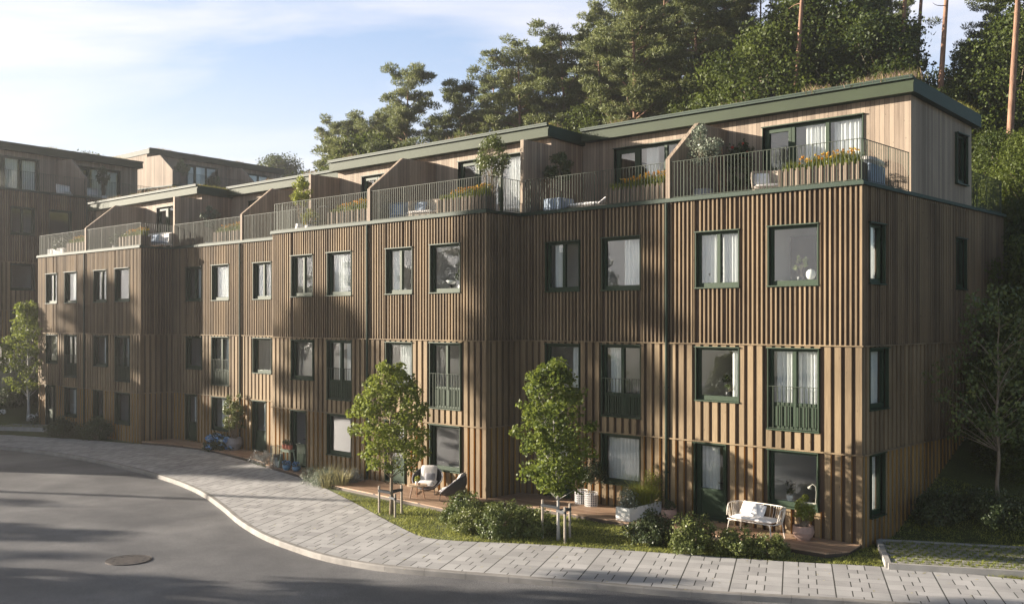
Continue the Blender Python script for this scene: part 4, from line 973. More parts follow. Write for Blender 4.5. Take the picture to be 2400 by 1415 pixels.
# potted shrubs and boxes
r = empty('planter_box', (-6.10, -.85, .0), 'long white planter box with grasses and white flowers on the deck corner', 'planter box')
g = MB()
for q in ((-.235, .235, -.77, -.735), (-.235, .235, .735, .77), (-.235, -.20, -.735, .735), (.20, .235, -.735, .735)): g.box(q[0], q[1], q[2], q[3], .0, .36)
g.build('box', 'white', r, bevel=.006); g = MB(); g.box(-.2, .2, -.735, .735, .05, .30); g.build('soil', 'soil', r)
s_ = shrub('white_flower_bush', .28, .34, .48, 40, 40, .045, 'sage', 140, flowers=[('rosew', 20, .022)]); s_.location = (-6.12, -1.28, .30); tag(s_, 'white-flowered bush in the near end of the white planter box', 'flower bush')
for i, (dx, dy, hh) in enumerate([(0, -.12, .62), (.03, .25, .55)]): tuft('ornamental_grass', (-6.1+dx, -.85+dy, .3), ['tall arching yellow-green grass in the middle of the white planter box', 'arching yellow-green grass behind the tallest tuft of the white planter box'][i], 'ornamental grass', .2, hh, 420, 'lime', 141+i, .45, .012)
s_ = shrub('young_bamboo', .27, .27, .95, 46, 46, .06, 'lime', 143, clr=.15, asp=.3); s_.location = (-6.08, -.22, .28); tag(s_, 'feathery upright shrub at the far end of the white planter box', 'shrub')
potted((-5.25, -.62, 0), 'small herb in a pinkish round pot between the planter box and the green door', .21, .30, 'pinkpot', 'bush', .22, .17, 'dbush', 150, n=14, nl=50, ls=.04)
potted((-1.30, -.50, 0), 'feathery yellow-green shrub in a pink clay pot right of the white bench', .25, .36, 'pinkpot', 'bush', .74, .25, 'lime', 151, n=44, nl=60, ls=.045)
potted((-27.55, -.42, 0), 'tall leafy shrub in a grey pot beside the blue hydrangea', .33, .52, 'greypot', 'bush', 1.95, .46, 'bush', 152, n=44, nl=70, ls=.08)
# wire baskets
def basket(x, y, label, plant):
    r = empty('wire_basket', (x, y, 0), label, 'basket', 'pale baskets on the shaded deck'); g = MB(); 
    for k in range(7): z = .01+k*.065; q = MB(); g.ring([(.19*math.cos(t*.3491), .19*math.sin(t*.3491), z) for t in range(19)], .008, 5)
    for k in range(18): a = k*.3491; g.ring([(.19*math.cos(a), .19*math.sin(a), 0), (.19*math.cos(a), .19*math.sin(a), .40)], .007, 5)
    g.build('wire', 'white', r); g = MB(); g.lathe([(.165, .01), (.17, .34), (.16, .35), (.15, .30), (.01, .30)]); g.build('liner', 'greypot', r)
basket(-8.15, -.42, 'pale wire basket holding a small dark tree, right one of the pair', 1); basket(-8.62, -.30, 'pale wire basket with nothing tall in it, left one of the pair', 0)
s_ = shrub('potted_olive', .36, .36, .85, 40, 46, .06, 'dbush', 160, clr=.16); s_.location = (-8.15, -.42, .65); tag(s_, 'small dark round-headed tree growing from the right wire basket', 'small tree')
g = MB(); g.ring([(0, 0, -.35), (.01, 0, .1), (0, .02, .4)], [.018, .016, .01], 6); g.build('stem', 'bark', s_)
# green stool with three red pots
r = empty('plant_stool', (-21.35, -2.02, 0), 'pale green wooden stool carrying three red pots by the door', 'stool')
g = MB(); g.box(-.30, .30, -.13, .13, .67, .70); g.build('seat', 'seatg', r, bevel=.004)
for sx in (-1, 1):
    for sy in (-1, 1): g = MB(); g.ring([(sx*.25, sy*.09, .67), (sx*.33, sy*.16, 0)], .020, 6); g.build('leg', 'seatg', r)
g = MB(); g.box(-.27, .27, -.09, -.07, .60, .67); g.box(-.27, .27, .07, .09, .60, .67); g.build('apron', 'seatg', r)
for i, dx in enumerate((-.19, 0, .19)): potted((-21.35+dx, -2.02, .70), ['left', 'middle', 'right'][i]+' red pot with a green herb on the pale green stool', .085, .17, 'terra', 'bush', .20, .09, 'dbush', 170+i, n=9, nl=26, ls=.04, group='red pots on the stool')
for i, (dx, dy, hh) in enumerate([(-20.95, -2.33, .20), (-20.45, -2.25, .17)]): potted((dx, dy, 0), ['blue glazed pot with blue flowers left under the green stool', 'blue glazed pot with blue flowers right of the green stool'][i], .15, hh, 'bluepot', 'bush', .18, .14, 'dbush', 174+i, n=12, nl=30, ls=.05, group='blue pots behind the border', flowers=('fblue', .3))
# candle lanterns
def lantern(x, y, h, rr, ch, label):
    r = empty('lantern', (x, y, 0), label, 'lantern', 'glass candle lanterns on the deck'); g = MB(); 
    for sx in (-1, 1):
        for sy in (-1, 1): g.box(sx*rr-.006, sx*rr+.006, sy*rr-.006, sy*rr+.006, .012, h-.012)
    g.box(-rr-.008, rr+.008, -rr-.008, rr+.008, 0, .012)
    for q in ((-rr-.008, rr+.008, -rr-.008, -rr+.004), (-rr-.008, rr+.008, rr-.004, rr+.008), (-rr-.008, -rr+.004, -rr+.004, rr-.004), (rr-.004, rr+.008, -rr+.004, rr-.004)): g.box(*q, h-.012, h)
    g.build('frame', 'iron', r); g = MB()
    for q in ((-rr, rr, -rr-.003, -rr), (-rr, rr, rr, rr+.003), (-rr-.003, -rr, -rr, rr), (rr, rr+.003, -rr, rr)): g.box(*q, .014, h-.014)
    g.build('glass', 'glass', r)
    c = MB(); c.lathe([(.055, 0), (.055, ch), (.045, ch+.004), (.01, ch-.005)], n=16); o = c.build('candle', 'wax', None, smooth=False); o.location = (x, y, .013); tag(o, 'white candle inside the '+('taller' if h > .6 else 'shorter')+' glass lantern', 'candle', 'candles in the lanterns')
lantern(-22.15, -1.96, .76, .17, .30, 'taller square glass lantern on the deck, left of the pair'); lantern(-21.74, -2.16, .50, .125, .22, 'shorter square glass lantern on the deck, right of the pair')

# ------------------------------------------------------------------ seating on the ground floor decks
def egg_chair(x, y, rz, label, pc):
    r = empty('armchair', (x, y, 0), label, 'armchair', 'round wicker armchairs on the sunlit deck', rz)
    # bowl opens towards local -y and up; rim circle tilted
    tilt = Matrix.Rotation(R_(38), 3, 'X'); cz = .50; Rm = .49
    prof = [(.02, -.34), (.20, -.325), (.34, -.25), (.44, -.12), (.49, .0), (.475, .0), (.425, -.11), (.33, -.23), (.19, -.30), (.01, -.315)]
    g = MB(); g.lathe(prof, (0, 0, cz), 30, 0, tilt); g.build('shell', 'wick', r, smooth=False)
    g = MB(); pts = []
    for j in range(33): a = j*2*math.pi/32; q = tilt @ Vector((Rm*math.cos(a), Rm*math.sin(a), 0)); pts.append((q.x, q.y, q.z+cz))
    g.ring(pts, .018, 8); g.build('rim', 'greyc', r, smooth=True)
    g = MB()
    for sx in (-.30, .30):
        g.ring([(sx*.9, -.30, .40), (sx, -.34, .03), (sx, -.30, .012), (sx, .26, .012), (sx, .30, .04), (sx*.8, .20, .32)], .010, 6)
    g.ring([(-.30, .27, .012), (.30, .27, .012)], .010, 6); g.build('base_frame', 'black', r)
    g = MB(); g.pillow((0, -.10, .34), .31, .30, .075, Matrix.Rotation(R_(8), 3, 'X')); g.build('seat_cushion', 'cushw', r, smooth=True)
    g = MB(); g.pillow((0, .20, .60), .27, .29, .075, Matrix.Rotation(R_(62), 3, 'X')); g.build('back_cushion', 'cushion', r, smooth=True)
    p = MB(); p.pillow((0, 0, 0), .17, .15, .07); o = p.build('throw_pillow', pc, None, smooth=True)
    q = Matrix.Rotation(rz, 3, 'Z') @ Vector((.06, .06, .50)); o.location = (x+q.x, y+q.y, q.z); o.rotation_euler = (R_(62), 0, rz)
    tag(o, ('round grey pillow on the armchair facing the street' if pc == 'greyc' else 'pale pillow on the armchair turned sideways'), 'pillow')
egg_chair(-13.35, -2.25, R_(35), 'dark round wicker armchair facing the street, left of the wooden table', 'greyc')
egg_chair(-11.85, -2.55, R_(-62), 'dark round wicker armchair turned sideways, right of the wooden table', 'cushion')
r = empty('coffee_table', (-12.95, -3.05, 0), 'small round wooden coffee table between the two round armchairs', 'table')
g = MB(); g.lathe([(.29, .375), (.32, .385), (.32, .41), (.31, .418), (.01, .418)], n=32); g.build('top', 'tablew', r)
for i in range(3):
    a = i*2.094+.35; g = MB(); g.ring([(math.cos(a)*.17, math.sin(a)*.17, .38), (math.cos(a)*.27, math.sin(a)*.27, 0)], [.024, .016], 8); g.build('leg', 'tbrown', r)
r = empty('vase', (-13.0, -3.03, .418), 'small white vase with yellow-green sprigs on the coffee table', 'vase'); g = MB(); g.lathe([(.03, 0), (.045, .05), (.035, .11), (.02, .15), (.025, .16), (.01, .15)], n=14); g.build('vessel', 'white', r)
s_ = shrub('x', .1, .1, .12, 12, 18, .04, 'lime', 180, clr=.05, stems=5, flowers=[('fora', 4, .014)]); s_.name = 'x'
for ch in list(s_.children): ch.parent = r; ch.location = (0, 0, .13)
bpy.data.objects.remove(s_)
r = empty('cup', (-12.82, -3.1, .418), 'pinkish cup on the coffee table', 'cup'); g = MB(); g.lathe([(.03, 0), (.042, .03), (.045, .075), (.040, .075), (.036, .02), (.005, .015)], n=14); g.build('cup_bowl', 'pinkpot', r)
# white rod bench
r = empty('garden_bench', (-2.40, -.92, 0), 'white rod-frame garden bench with a quilted cushion under the large window', 'bench', None, R_(-3))
L2, Dp = .72, .31
def rim(z, ex, n=40, back=True):
    pts = []
    for i in range(n+1):
        t = -.5*math.pi+ -.62*math.pi*0 + (i/n)*0
    return pts
def arc_xy(u, ex=0.0):       # u 0..1 from front-left round the back to front-right, superellipse
    a = math.pi*(1.12-1.24*u); c, s_2 = math.cos(a), math.sin(a); p = .55
    return (math.copysign(abs(c)**p, c)*(L2+ex), math.copysign(abs(s_2)**p, s_2)*(Dp+ex))
g = MB(); top = []; bot = []
for i in range(41):
    u = i/40; x, y = arc_xy(u, .05); e = min(u, 1-u); zt_ = .78 if e > .10 else .47+.31*math.sin(e/.10*math.pi/2); top.append((x, y+.02, zt_)); xb, yb = arc_xy(u, -.02); bot.append((xb, yb, .40))
g.ring(top, .014, 7); loop = [(x, y, .40) for x, y, z in bot]+[(bot[-1][0]*.99, -.27, .40), (.5, -.31, .40), (-.5, -.31, .40), (bot[0][0]*.99, -.27, .40), bot[0]]; g.ring(loop, .014, 7)
for i in range(1, 40): 
    if i % 1 == 0: g.ring([bot[i], ((bot[i][0]+top[i][0])/2*1.01, (bot[i][1]+top[i][1])/2+.01, (bot[i][2]+top[i][2])/2), top[i]], .0065, 5, caps=False)
g.build('rod_frame', 'rattan', r, smooth=True)
g = MB()
for yy in (-.2, 0, .2): g.box(-.66, .66, yy-.012, yy+.012, .385, .397)
g.build('seat_slat', 'rattan', r) if False else None
for sx in (-1, 1):
    for yy, y2 in ((-.27, -.33), (.24, .30)): g = MB(); g.ring([(sx*.50, yy, .395), (sx*.60, (yy+y2)/2, .36), (sx*.655, y2, .02), (sx*.655, y2, 0)], .016, 7); g.build('leg', 'rattan', r)
g = MB(); g.pillow((0, -.01, .45), .64, .27, .055, None, 0, 14, .3); g.build('seat_cushion', 'cushw', r, smooth=True)
for i, (dx, dy, rx, ry, m_, lb) in enumerate([(-.30, .14, 68, 12, 'cushion', 'grey knotted pillow at the left of the bench'), (-.16, .02, 62, -25, 'cushw', 'white pillow leaning in front on the bench'), (.02, .09, 66, 8, 'cushw', 'pale pillow in the middle of the bench')]):
    p = MB(); p.pillow((0, 0, 0), .20, .18, .055); o = p.build('throw_pillow', m_, None, smooth=True); o.location = (-2.40+dx, -.92+dy, .64); o.rotation_euler = (R_(rx), R_(ry), R_(-3)); tag(o, lb, 'pillow', 'pillows on the white bench')

# ------------------------------------------------------------------ terraces
def planter(base, x0, x1, y0, ret, label, seed, fl=True, mat='wp'):
    """slatted box behind the railing; base is the house object it stands on"""
    bx, by = base; z0, z1 = 8.80, 9.46
    r = empty('terrace_planter', (bx+(x0+x1)/2, by+y0, z0), label, 'planter', 'slatted flower boxes on the terraces'); cx_ = (x0+x1)/2; g = MB(); D_ = .42; h = z1-z0
    g.box(x0-cx_, x1-cx_, 0, D_, 0, h-.06); 
    n = int((x1-x0)/.16)
    for i in range(n+1): q = (x0-cx_)+(x1-x0)*i/n; g.box(q-.035, q+.035, -.035, 0, 0, h)
    n = 3
    for i in range(n+1): q = D_*i/n; g.box(x1-cx_, x1-cx_+.035, q-.03, q+.03, 0, h)
    g.build('box', 'wp', r)
    global rng; rng = np.random.default_rng(seed); n = int((x1-x0)*620)
    P = np.stack([x0-cx_+.05+(x1-x0-.1)*rng.random(n), .04+(D_-.08)*rng.random(n), np.full(n, h-.08)], 1)
    u = (P[:, 0]-(x0-cx_))/(x1-x0); hh = .20+.16*u+.05*np.sin(u*19+seed)
    v = blades(P, hh, .016, .3); qmesh('greenery', v, ['lime'], None, r)
    Q = P.copy(); Q[:, 2] += hh*(.3+.6*rng.random(n)); Q += rng.normal(size=Q.shape)*.03; qmesh('foliage', leaves(Q, .055, .6), ['bush'], None, r)
    if fl:
        k = int((x1-x0)*34); fx = x0-cx_+(x1-x0)*(.22+.75*rng.random(k)); fu = (fx-(x0-cx_))/(x1-x0)
        Fp = np.stack([fx, .02+.4*rng.random(k), h-.02+.10+.15*fu+.17*rng.random(k)], 1)
        for mname, sel in (('fyel', 0), ('fora', 1)):
            S = Fp[sel::2]; S = np.repeat(S, 12, 0)+unit(rng.normal(size=(len(S)*12, 3)))*.022; qmesh('blossom', leaves(S, .045, .9), [mname], None, r)
    return r
BA, BB, BC, BD = (0, 0), (-11.35, -1.62), (-21.95, 0), (-33.35, -1.62)
planter(BA, -2.25, -.12, .10, 0, 'slatted box of orange and yellow flowers at the corner nearest the viewer', 201)
planter(BA, -7.95, -5.95, .10, 0, 'slatted flower box just left of the slanted divider of the nearest house', 202)
planter(BB, -2.3, -.14, .10, 0, 'slatted flower box at the protruding corner of the middle house', 203)
planter(BB, -8.1, -5.9, .10, 0, 'slatted flower box left of the divider of the middle house', 204)
planter(BC, -8.1, -5.9, .10, 0, 'slatted flower box on the recessed house, left of its divider', 205)
planter(BD, -2.3, -.2, .10, 0, 'slatted flower box at the protruding corner of the farthest row house', 206)
planter(BD, -8.0, -5.9, .10, 0, 'slatted flower box left of the divider of the farthest row house', 207)
r = empty('terrace_planter', (-43.2, -1.35, 8.80), 'white box of white flowers at the far left end of the terraces', 'planter', 'white flower boxes'); g = MB(); g.box(-1.0, 1.0, 0, .45, 0, .5); g.build('box', 'white', r)
s_ = shrub('white_flower_bush', 1.0, .3, .45, 36, 40, .07, 'dbush', 208, flowers=[('rosew', 16, .05)]); s_.location = (-43.2, -1.12, 9.25); tag(s_, 'white-flowered bush in the white box at the far left terrace', 'flower bush')
Z0 = 8.80
# nearest house
r = empty('covered_grill', (-.75, 1.75, Z0), 'pale fabric-covered garden box in the terrace corner nearest the viewer', 'garden box', None, R_(5))
g = MB(); g.box(-.42, .42, -.62, .62, .05, .78); g.build('body', 'blueg', r, bevel=.05); g = MB(); g.pillow((0, 0, .86), .47, .67, .12, None, 0, 10, .25); g.build('cover', 'cushion', r, smooth=True)
for sx in (-.36, .36):
    for sy in (-.56, .56): g = MB(); g.lathe([(.03, 0), (.03, .06)], (sx, sy, 0), 8); g.build('foot', 'black', r)
def lounge(name, x, y, rz, w_, label, cat, mat, cm, pil=None, grp=None):
    r = empty(name, (x, y, Z0), label, cat, grp, rz); d_ = .38
    g = MB(); n = 14; pts = []
    for z, rr in ((.30, .92), (.42, .97), (.62, 1.02), (.80, 1.0)):
        pts.append([(math.cos(math.pi*(-.06+1.12*i/n))*w_*rr, math.sin(math.pi*(-.06+1.12*i/n))*d_*rr, z+.10*max(0, math.sin(math.pi*i/n))*(z > .5)) for i in range(n+1)])
    q = 0
    for off in (0, .035):
        for row in pts:
            for (a, b, c) in row: k = 1-off/ w_; g.v.append((a*k, b*k, c))
    m_ = n+1
    for o_ in (0, 4*m_):
        for j in range(3):
            for i in range(n): f = (o_+j*m_+i, o_+j*m_+i+1, o_+(j+1)*m_+i+1, o_+(j+1)*m_+i); g.f.append(f if o_ else f[::-1]); g.m.append(0)
    for i in range(n): g.f.append((3*m_+i, 3*m_+i+1, 7*m_+i+1, 7*m_+i)); g.m.append(0); g.f.append((i+1, i, 4*m_+i, 4*m_+i+1)); g.m.append(0)
    for j in range(3): g.f.append((j*m_, (j+1)*m_, 4*m_+(j+1)*m_, 4*m_+j*m_)); g.m.append(0); g.f.append(((j+1)*m_+n, j*m_+n, 4*m_+j*m_+n, 4*m_+(j+1)*m_+n)); g.m.append(0)
    g.build('backrest', mat, r, smooth=True)
    g = MB(); g.box(-w_*.88, w_*.88, -d_*.85, d_*.7, .26, .32); g.build('seat', mat, r, bevel=.01)
    g = MB(); g.pillow((0, -.04, .39), w_*.86, d_*.78, .08, None, 0, 10, .3); g.build('seat_cushion', cm, r, smooth=True)
    for sx in (-1, 1):
        for sy in (-.8, .7): g = MB(); g.ring([(sx*w_*.75, sy*d_, .27), (sx*w_*.88, sy*d_*1.1, 0)], .018, 6); g.build('leg', 'tbrown', r)
    if pil:
        p = MB(); p.pillow((0, 0, 0), .22, .20, .07); o = p.build('throw_pillow', pil[0], None, smooth=True); v = Matrix.Rotation(rz, 3, 'Z') @ Vector((-w_*.35, .12, .62)); o.location = (x+v.x, y+v.y, Z0+v.z); o.rotation_euler = (R_(66), 0, rz); tag(o, pil[1], 'pillow', 'pillows on the terraces')
    return r
lounge('wicker_armchair', -3.2, 1.15, R_(35), .44, 'pale wicker armchair left of the flower box on the nearest terrace', 'armchair', 'wickl', 'cushion', ('cushw', 'white pillow on the wicker armchair of the nearest terrace'))
potted((-5.0, .75, Z0), 'tall grey-green shrub in a dark pot right of the slanted divider of the nearest house', .26, .45, 'greypot', 'tree', 1.75, .52, 'sage', 210, n=30, nl=60, ls=.07)
potted((-4.5, 2.0, Z0), 'dark green potted shrub at the foot of the ladder', .24, .4, 'black', 'bush', .9, .36, 'dbush', 211, n=24, nl=60, ls=.07)
r = empty('plant_ladder', (-5.35, 2.15, Z0), 'dark wooden ladder leaning at the divider with climbing roses', 'ladder', None, 0)
for s in (-.2, .2): g = MB(); g.ring([(.30, s-.1, 0), (-.12, s+.12, 2.05)], .028, 6); g.build('rail', 'tbrown', r)
for k in range(5): t = (k+1)/6; g = MB(); g.ring([(.30-.42*t, -.3+.22*t, 2.05*t), (.30-.42*t, .1+.22*t, 2.05*t)], .016, 6); g.build('rung', 'tbrown', r)
s_ = shrub('climbing_rose', .32, .40, .75, 34, 46, .07, 'dbush', 212, flowers=[('fred', 12, .035)]); s_.location = (-4.95, 2.65, Z0+1.25); tag(s_, 'climbing rose with red blooms against the wall behind the ladder', 'rose bush')
potted((-3.55, 2.5, Z0), 'airy dark shrub in front of the left terrace glazing of the nearest house', .22, .42, 'black', 'bush', .75, .36, 'dbush', 213, n=20, nl=36, ls=.07)
# left half of the nearest house
potted((-10.55, .95, Z0), 'dark shrub in the shaded corner beside the full-height divider', .26, .5, 'black', 'tree', 1.55, .45, 'dbush', 214, n=28, nl=60, ls=.08)
g = MB(); g.box(-.36, .36, -.36, .36, .04, .62); r = empty('pouf', (-10.4, .75, Z0), 'grey-blue cube pouf on the shaded terrace', 'pouf'); g.build('body', 'blueg', r, bevel=.05)
for sx in (-.28, .28):
    for sy in (-.28, .28): g = MB(); g.lathe([(.02, 0), (.02, .05)], (sx, sy, 0), 8); g.build('foot', 'black', r)
r = empty('sun_lounger', (-9.1, .95, Z0), 'low white sun lounger on the shaded terrace', 'sun lounger', None, R_(0)); g = MB(); g.box(-.95, .95, -.33, .33, .24, .29); g.build('frame', 'dwood', r)
g = MB(); g.pillow((-.25, 0, .36), .68, .31, .07, None, 0, 10, .25); g.pillow((.62, 0, .47), .36, .31, .07, Matrix.Rotation(R_(-28), 3, 'Y'), 0, 8, .25); g.build('mattress', 'cushw', r, smooth=True)
for sx in (-.8, .8):
    for sy in (-.27, .27): g = MB(); g.box(sx-.025, sx+.025, sy-.025, sy+.025, 0, .24); g.build('leg', 'dwood', r)
# middle house
potted((-12.0, -.70, Z0), 'tall airy green tree in a pale pot by the full-height divider of the middle house', .24, .42, 'cushion', 'tree', 2.15, .55, 'bush', 220, n=46, nl=70, ls=.07)
lounge('wicker_sofa', -15.15, -.75, R_(18), .62, 'high-backed grey wicker loveseat on the middle terrace', 'sofa', 'wickl', 'cushion', ('blueg', 'blue-grey pillow on the loveseat'))
lounge('wicker_armchair', -16.35, -.75, R_(40), .42, 'low armchair beside the loveseat on the middle terrace', 'armchair', 'blueg', 'blueg', ('blueg', 'blue pillow on the low armchair'))
lounge('wicker_armchair', -19.2, -.55, R_(20), .42, 'pale armchair behind the flower box left of the divider, middle house', 'armchair', 'cushion', 'cushw')
r = empty('balustrade_hoop', (-20.75, -.85, Z0), 'thin black wire chair frame standing at the divider', 'chair'); g = MB(); g.ring([(-.28, 0, 0), (-.28, 0, .98), (-.22, 0, 1.04), (.22, 0, 1.04), (.28, 0, .98), (.28, 0, 0)], .014, 6); g.build('back_frame', 'black', r)
g = MB(); g.ring([(-.28, .0, .46), (-.26, -.42, .46), (.26, -.42, .46), (.28, 0, .46)], .012, 6); g.box(-.26, .26, -.41, -.01, .455, .468); g.build('seat', 'black', r)
for sx in (-.26, .26): g = MB(); g.ring([(sx, -.42, .46), (sx, -.44, 0)], .012, 6); g.build('leg', 'black', r)
potted((-22.25, -.75, Z0), 'tall leafy tree in a white pot at the left corner of the middle terrace', .22, .48, 'cushw', 'tree', 1.75, .42, 'lime', 221, n=36, nl=60, ls=.07)
potted((-21.35, -.95, Z0), 'low bushy orange-flowered plant in a white pot, left of the divider', .22, .35, 'cushw', 'bush', .62, .34, 'lime', 222, n=26, nl=50, ls=.06, flowers=('fora', .04))
# far terraces
potted((-32.2, 1.2, Z0), 'slim grey-green tree in a pot on the hazy recessed terrace', .22, .42, 'greypot', 'tree', 1.6, .42, 'sage', 223, n=28, nl=50, ls=.09)
lounge('wicker_sofa', -34.25, -.35, R_(15), .80, 'pale sofa at the protruding corner of the farthest row house', 'sofa', 'cushw', 'blueg', ('blueg', 'blue-grey pillow on the far pale sofa'))
potted((-37.6, -.7, Z0), 'dark shrub beside the flower box of the farthest row house', .22, .40, 'black', 'bush', .7, .35, 'dbush', 224, n=18, nl=40, ls=.08)
def at_E(u, v, z=0): return (-49.85+uE.x*u+nE.x*v, 8.6+uE.y*u+nE.y*v, 3.93+z)
def lounge_E(u, label, rz):
    r = lounge('garden_chair', 0, 0, rz, .45, label, 'chair', 'cushw', 'cushw', None, 'white chairs on the hillside terrace'); r.location = at_E(u, .95, Z0)
lounge_E(-6.55, 'white garden chair on the hillside terrace, left one', RZ+.3); lounge_E(-5.0+.2, 'white garden chair on the hillside terrace, right one', RZ-.5)
for u, lb, hh in ((-10.9, 'potted tree with reddish leaves at the left end of the hillside terrace', 1.6), (-3.9, 'dark potted tree before the hillside terrace glazing', 1.75), (-.8, 'low potted plants at the right end of the hillside terrace', .7)):
    p = potted(at_E(u, .9, Z0), lb, .24, .45, 'cushw', 'tree' if hh > 1 else 'bush', hh, .45, 'dbush', int(230-u*3), n=24, nl=50, ls=.10)
fo = f0
for u, lb, hh in ((-12.0, 'leafy tree on the upper hillside terrace beside the gable', 1.8), (-9.0, 'shrub on the upper hillside terrace', .9), (-1.0, 'pale orange shrub at the far end of the upper hillside terrace', .9)):
    q = (f0.x+uE.x*u+nE.x*.9, f0.y+uE.y*u+nE.y*.9, 6.85+Z0); potted(q, lb, .24, .45, 'greypot', 'tree' if hh > 1 else 'bush', hh, .65, 'bush' if u < -2 else 'straw', int(240-u*3), n=26, nl=50, ls=.13)

# ------------------------------------------------------------------ window sills: lamps and plants behind the glass
def sill_plant(x, y, z, label, ph, pw, pm, seed, mat='cushw', kind='bush'): return potted((x, y, z), label, .085, .15, mat, kind, ph, pw, pm, seed, n=9, nl=16, ls=.09, group='plants on the inner window sills')
sh = [(-4.75, -3.42, 6.43), (-2.52, -1.14, 6.43), (-4.75, -3.42, 3.32), (-2.52, -1.15, .68), (-8.04, -6.67, .68), (-13.87, -12.49, 6.43), (-13.87, -12.50, .68), (-21.6, -20.2, 6.43)]
for i, (x0, x1, z) in enumerate(sh):
    yb = -1.62 if x0 < -11.4 else 0
    g = MB(); g.box(x0+.06, x1-.06, yb+.30, yb+.60, z+.05, z+.085); o = g.build('window_bench', 'white'); tag(o, ['white inner sill with a plant and candlesticks, upper floor of the nearest house', 'white inner sill with the round lamp, upper floor of the nearest house', 'white inner sill with a big-leaved plant, middle floor', 'white inner sill with a desk lamp behind the bench', 'white inner sill with the bowl lamp behind the planter box', 'white inner sill with the bowl lamp, middle house', 'white inner sill behind the round armchairs', 'white inner sill with books, left upper window of the middle house'][i], 'window sill', 'inner window sills')
sill_plant(-4.35, .42, 6.515, 'big-leaved plant in the left upper window of the nearest house', .42, .2, 'dbush', 301, 'black')
sill_plant(-1.85, .42, 6.515, 'twiggy plant in a dark pot beside the round lamp', .55, .2, 'bush', 302, 'black')
sill_plant(-3.98, .42, 3.405, 'drooping big-leaved plant in the middle floor window', .5, .3, 'dbush', 303, 'black')
sill_plant(-2.15, .42, .765, 'grassy plant in a white pot behind the bench', .35, .2, 'dbush', 304)
sill_plant(-12.9, -1.2, 6.515, 'plant in a white pot beside the bowl lamp, middle house', .5, .2, 'dbush', 305)
r = empty('table_lamp', (-1.55, .42, 6.515), 'round opal table lamp in the upper right window of the nearest house', 'lamp'); g = MB(); g.lathe([(.05, 0), (.05, .05), (.03, .06)], n=16); g.build('base', 'black', r); g = MB(); g.lathe([(.02, .06), (.09, .09), (.125, .17), (.12, .25), (.08, .31), (.01, .335)], n=20); g.build('lamp_shade', 'lampw', r, smooth=True)
for x, y, z, lb in ((-7.45, .42, .765, 'white bowl lamp on a dark stem behind the long planter box'), (-13.35, -1.2, 6.515, 'white bowl lamp in the upper right window of the middle house')):
    r = empty('table_lamp', (x, y, z), lb, 'lamp'); g = MB(); g.lathe([(.07, 0), (.05, .03), (.035, .16), (.05, .18)], n=16); g.build('base', 'black', r); g = MB(); g.lathe([(.05, .18), (.13, .20), (.17, .27), (.175, .31), (.01, .31)], n=22); g.build('lamp_shade', 'lampw', r, smooth=True)
r = empty('desk_lamp', (-1.42, .42, .765), 'pale bent desk lamp behind the bench window', 'lamp'); g = MB(); g.lathe([(.07, 0), (.07, .015), (.01, .02)], n=16); g.build('base', 'rattan', r); g = MB(); g.ring([(0, 0, .01), (.02, 0, .3), (.0, 0, .45), (-.08, 0, .50), (-.16, 0, .44)], .008, 6); g.build('arm', 'rattan', r); g = MB(); g.lathe([(.02, .05), (.06, -.02), (.055, -.02), (.015, .04)], (-.16, 0, .40), 14, 0, Matrix.Rotation(.5, 3, 'Y')); g.build('lamp_shade', 'rattan', r)
for i, dx in enumerate((-3.78, -3.66, -3.56)):
    r = empty('candlestick', (dx, .42, 6.515), ['left', 'middle', 'right'][i]+' thin white candle on a stick in the upper window', 'candlestick', 'candlesticks in the upper window'); g = MB(); g.lathe([(.03, 0), (.01, .02), (.01, .16), (.018, .17)], n=10); g.build('stick', 'black', r); g = MB(); g.lathe([(.011, .17), (.009, .40-.03*i)], n=8); g.build('candle', 'wax', r)
def picture(x, z, w_, h_, y, label):
    r = empty('picture', (x, y, z), label, 'picture', 'framed pictures on inner walls'); g = MB(); g.box(-w_, w_, -.02, .0, -h_, h_); g.build('frame', 'black', r); g = MB(); g.box(-w_*.88, w_*.88, -.026, -.021, -h_*.9, h_*.9); g.build('print', 'picture', r)
for x, z, w_, h_, lb in [(-9.9, 7.5, .16, .22, 'upper framed picture in the shaded upper window'), (-9.5, 7.05, .18, .24, 'middle framed picture in the shaded upper window'), (-9.85, 6.7, .15, .18, 'lowest framed picture in the shaded upper window')]: picture(x, z, w_, h_, 1.55, lb)
g = MB(); g.box(-10.8, -8.9, 1.56, 1.62, 5.73, 8.4); tag(g.build('room_partition', 'plaster'), 'white inner partition carrying the framed pictures, shaded upper window', 'partition')
g = MB(); g.box(-2.9, -2.15, 1.9, 1.95, 5.73, 7.85); tag(g.build('inner_door', 'dwood'), 'dark inner door seen through the upper right window of the nearest house', 'door')

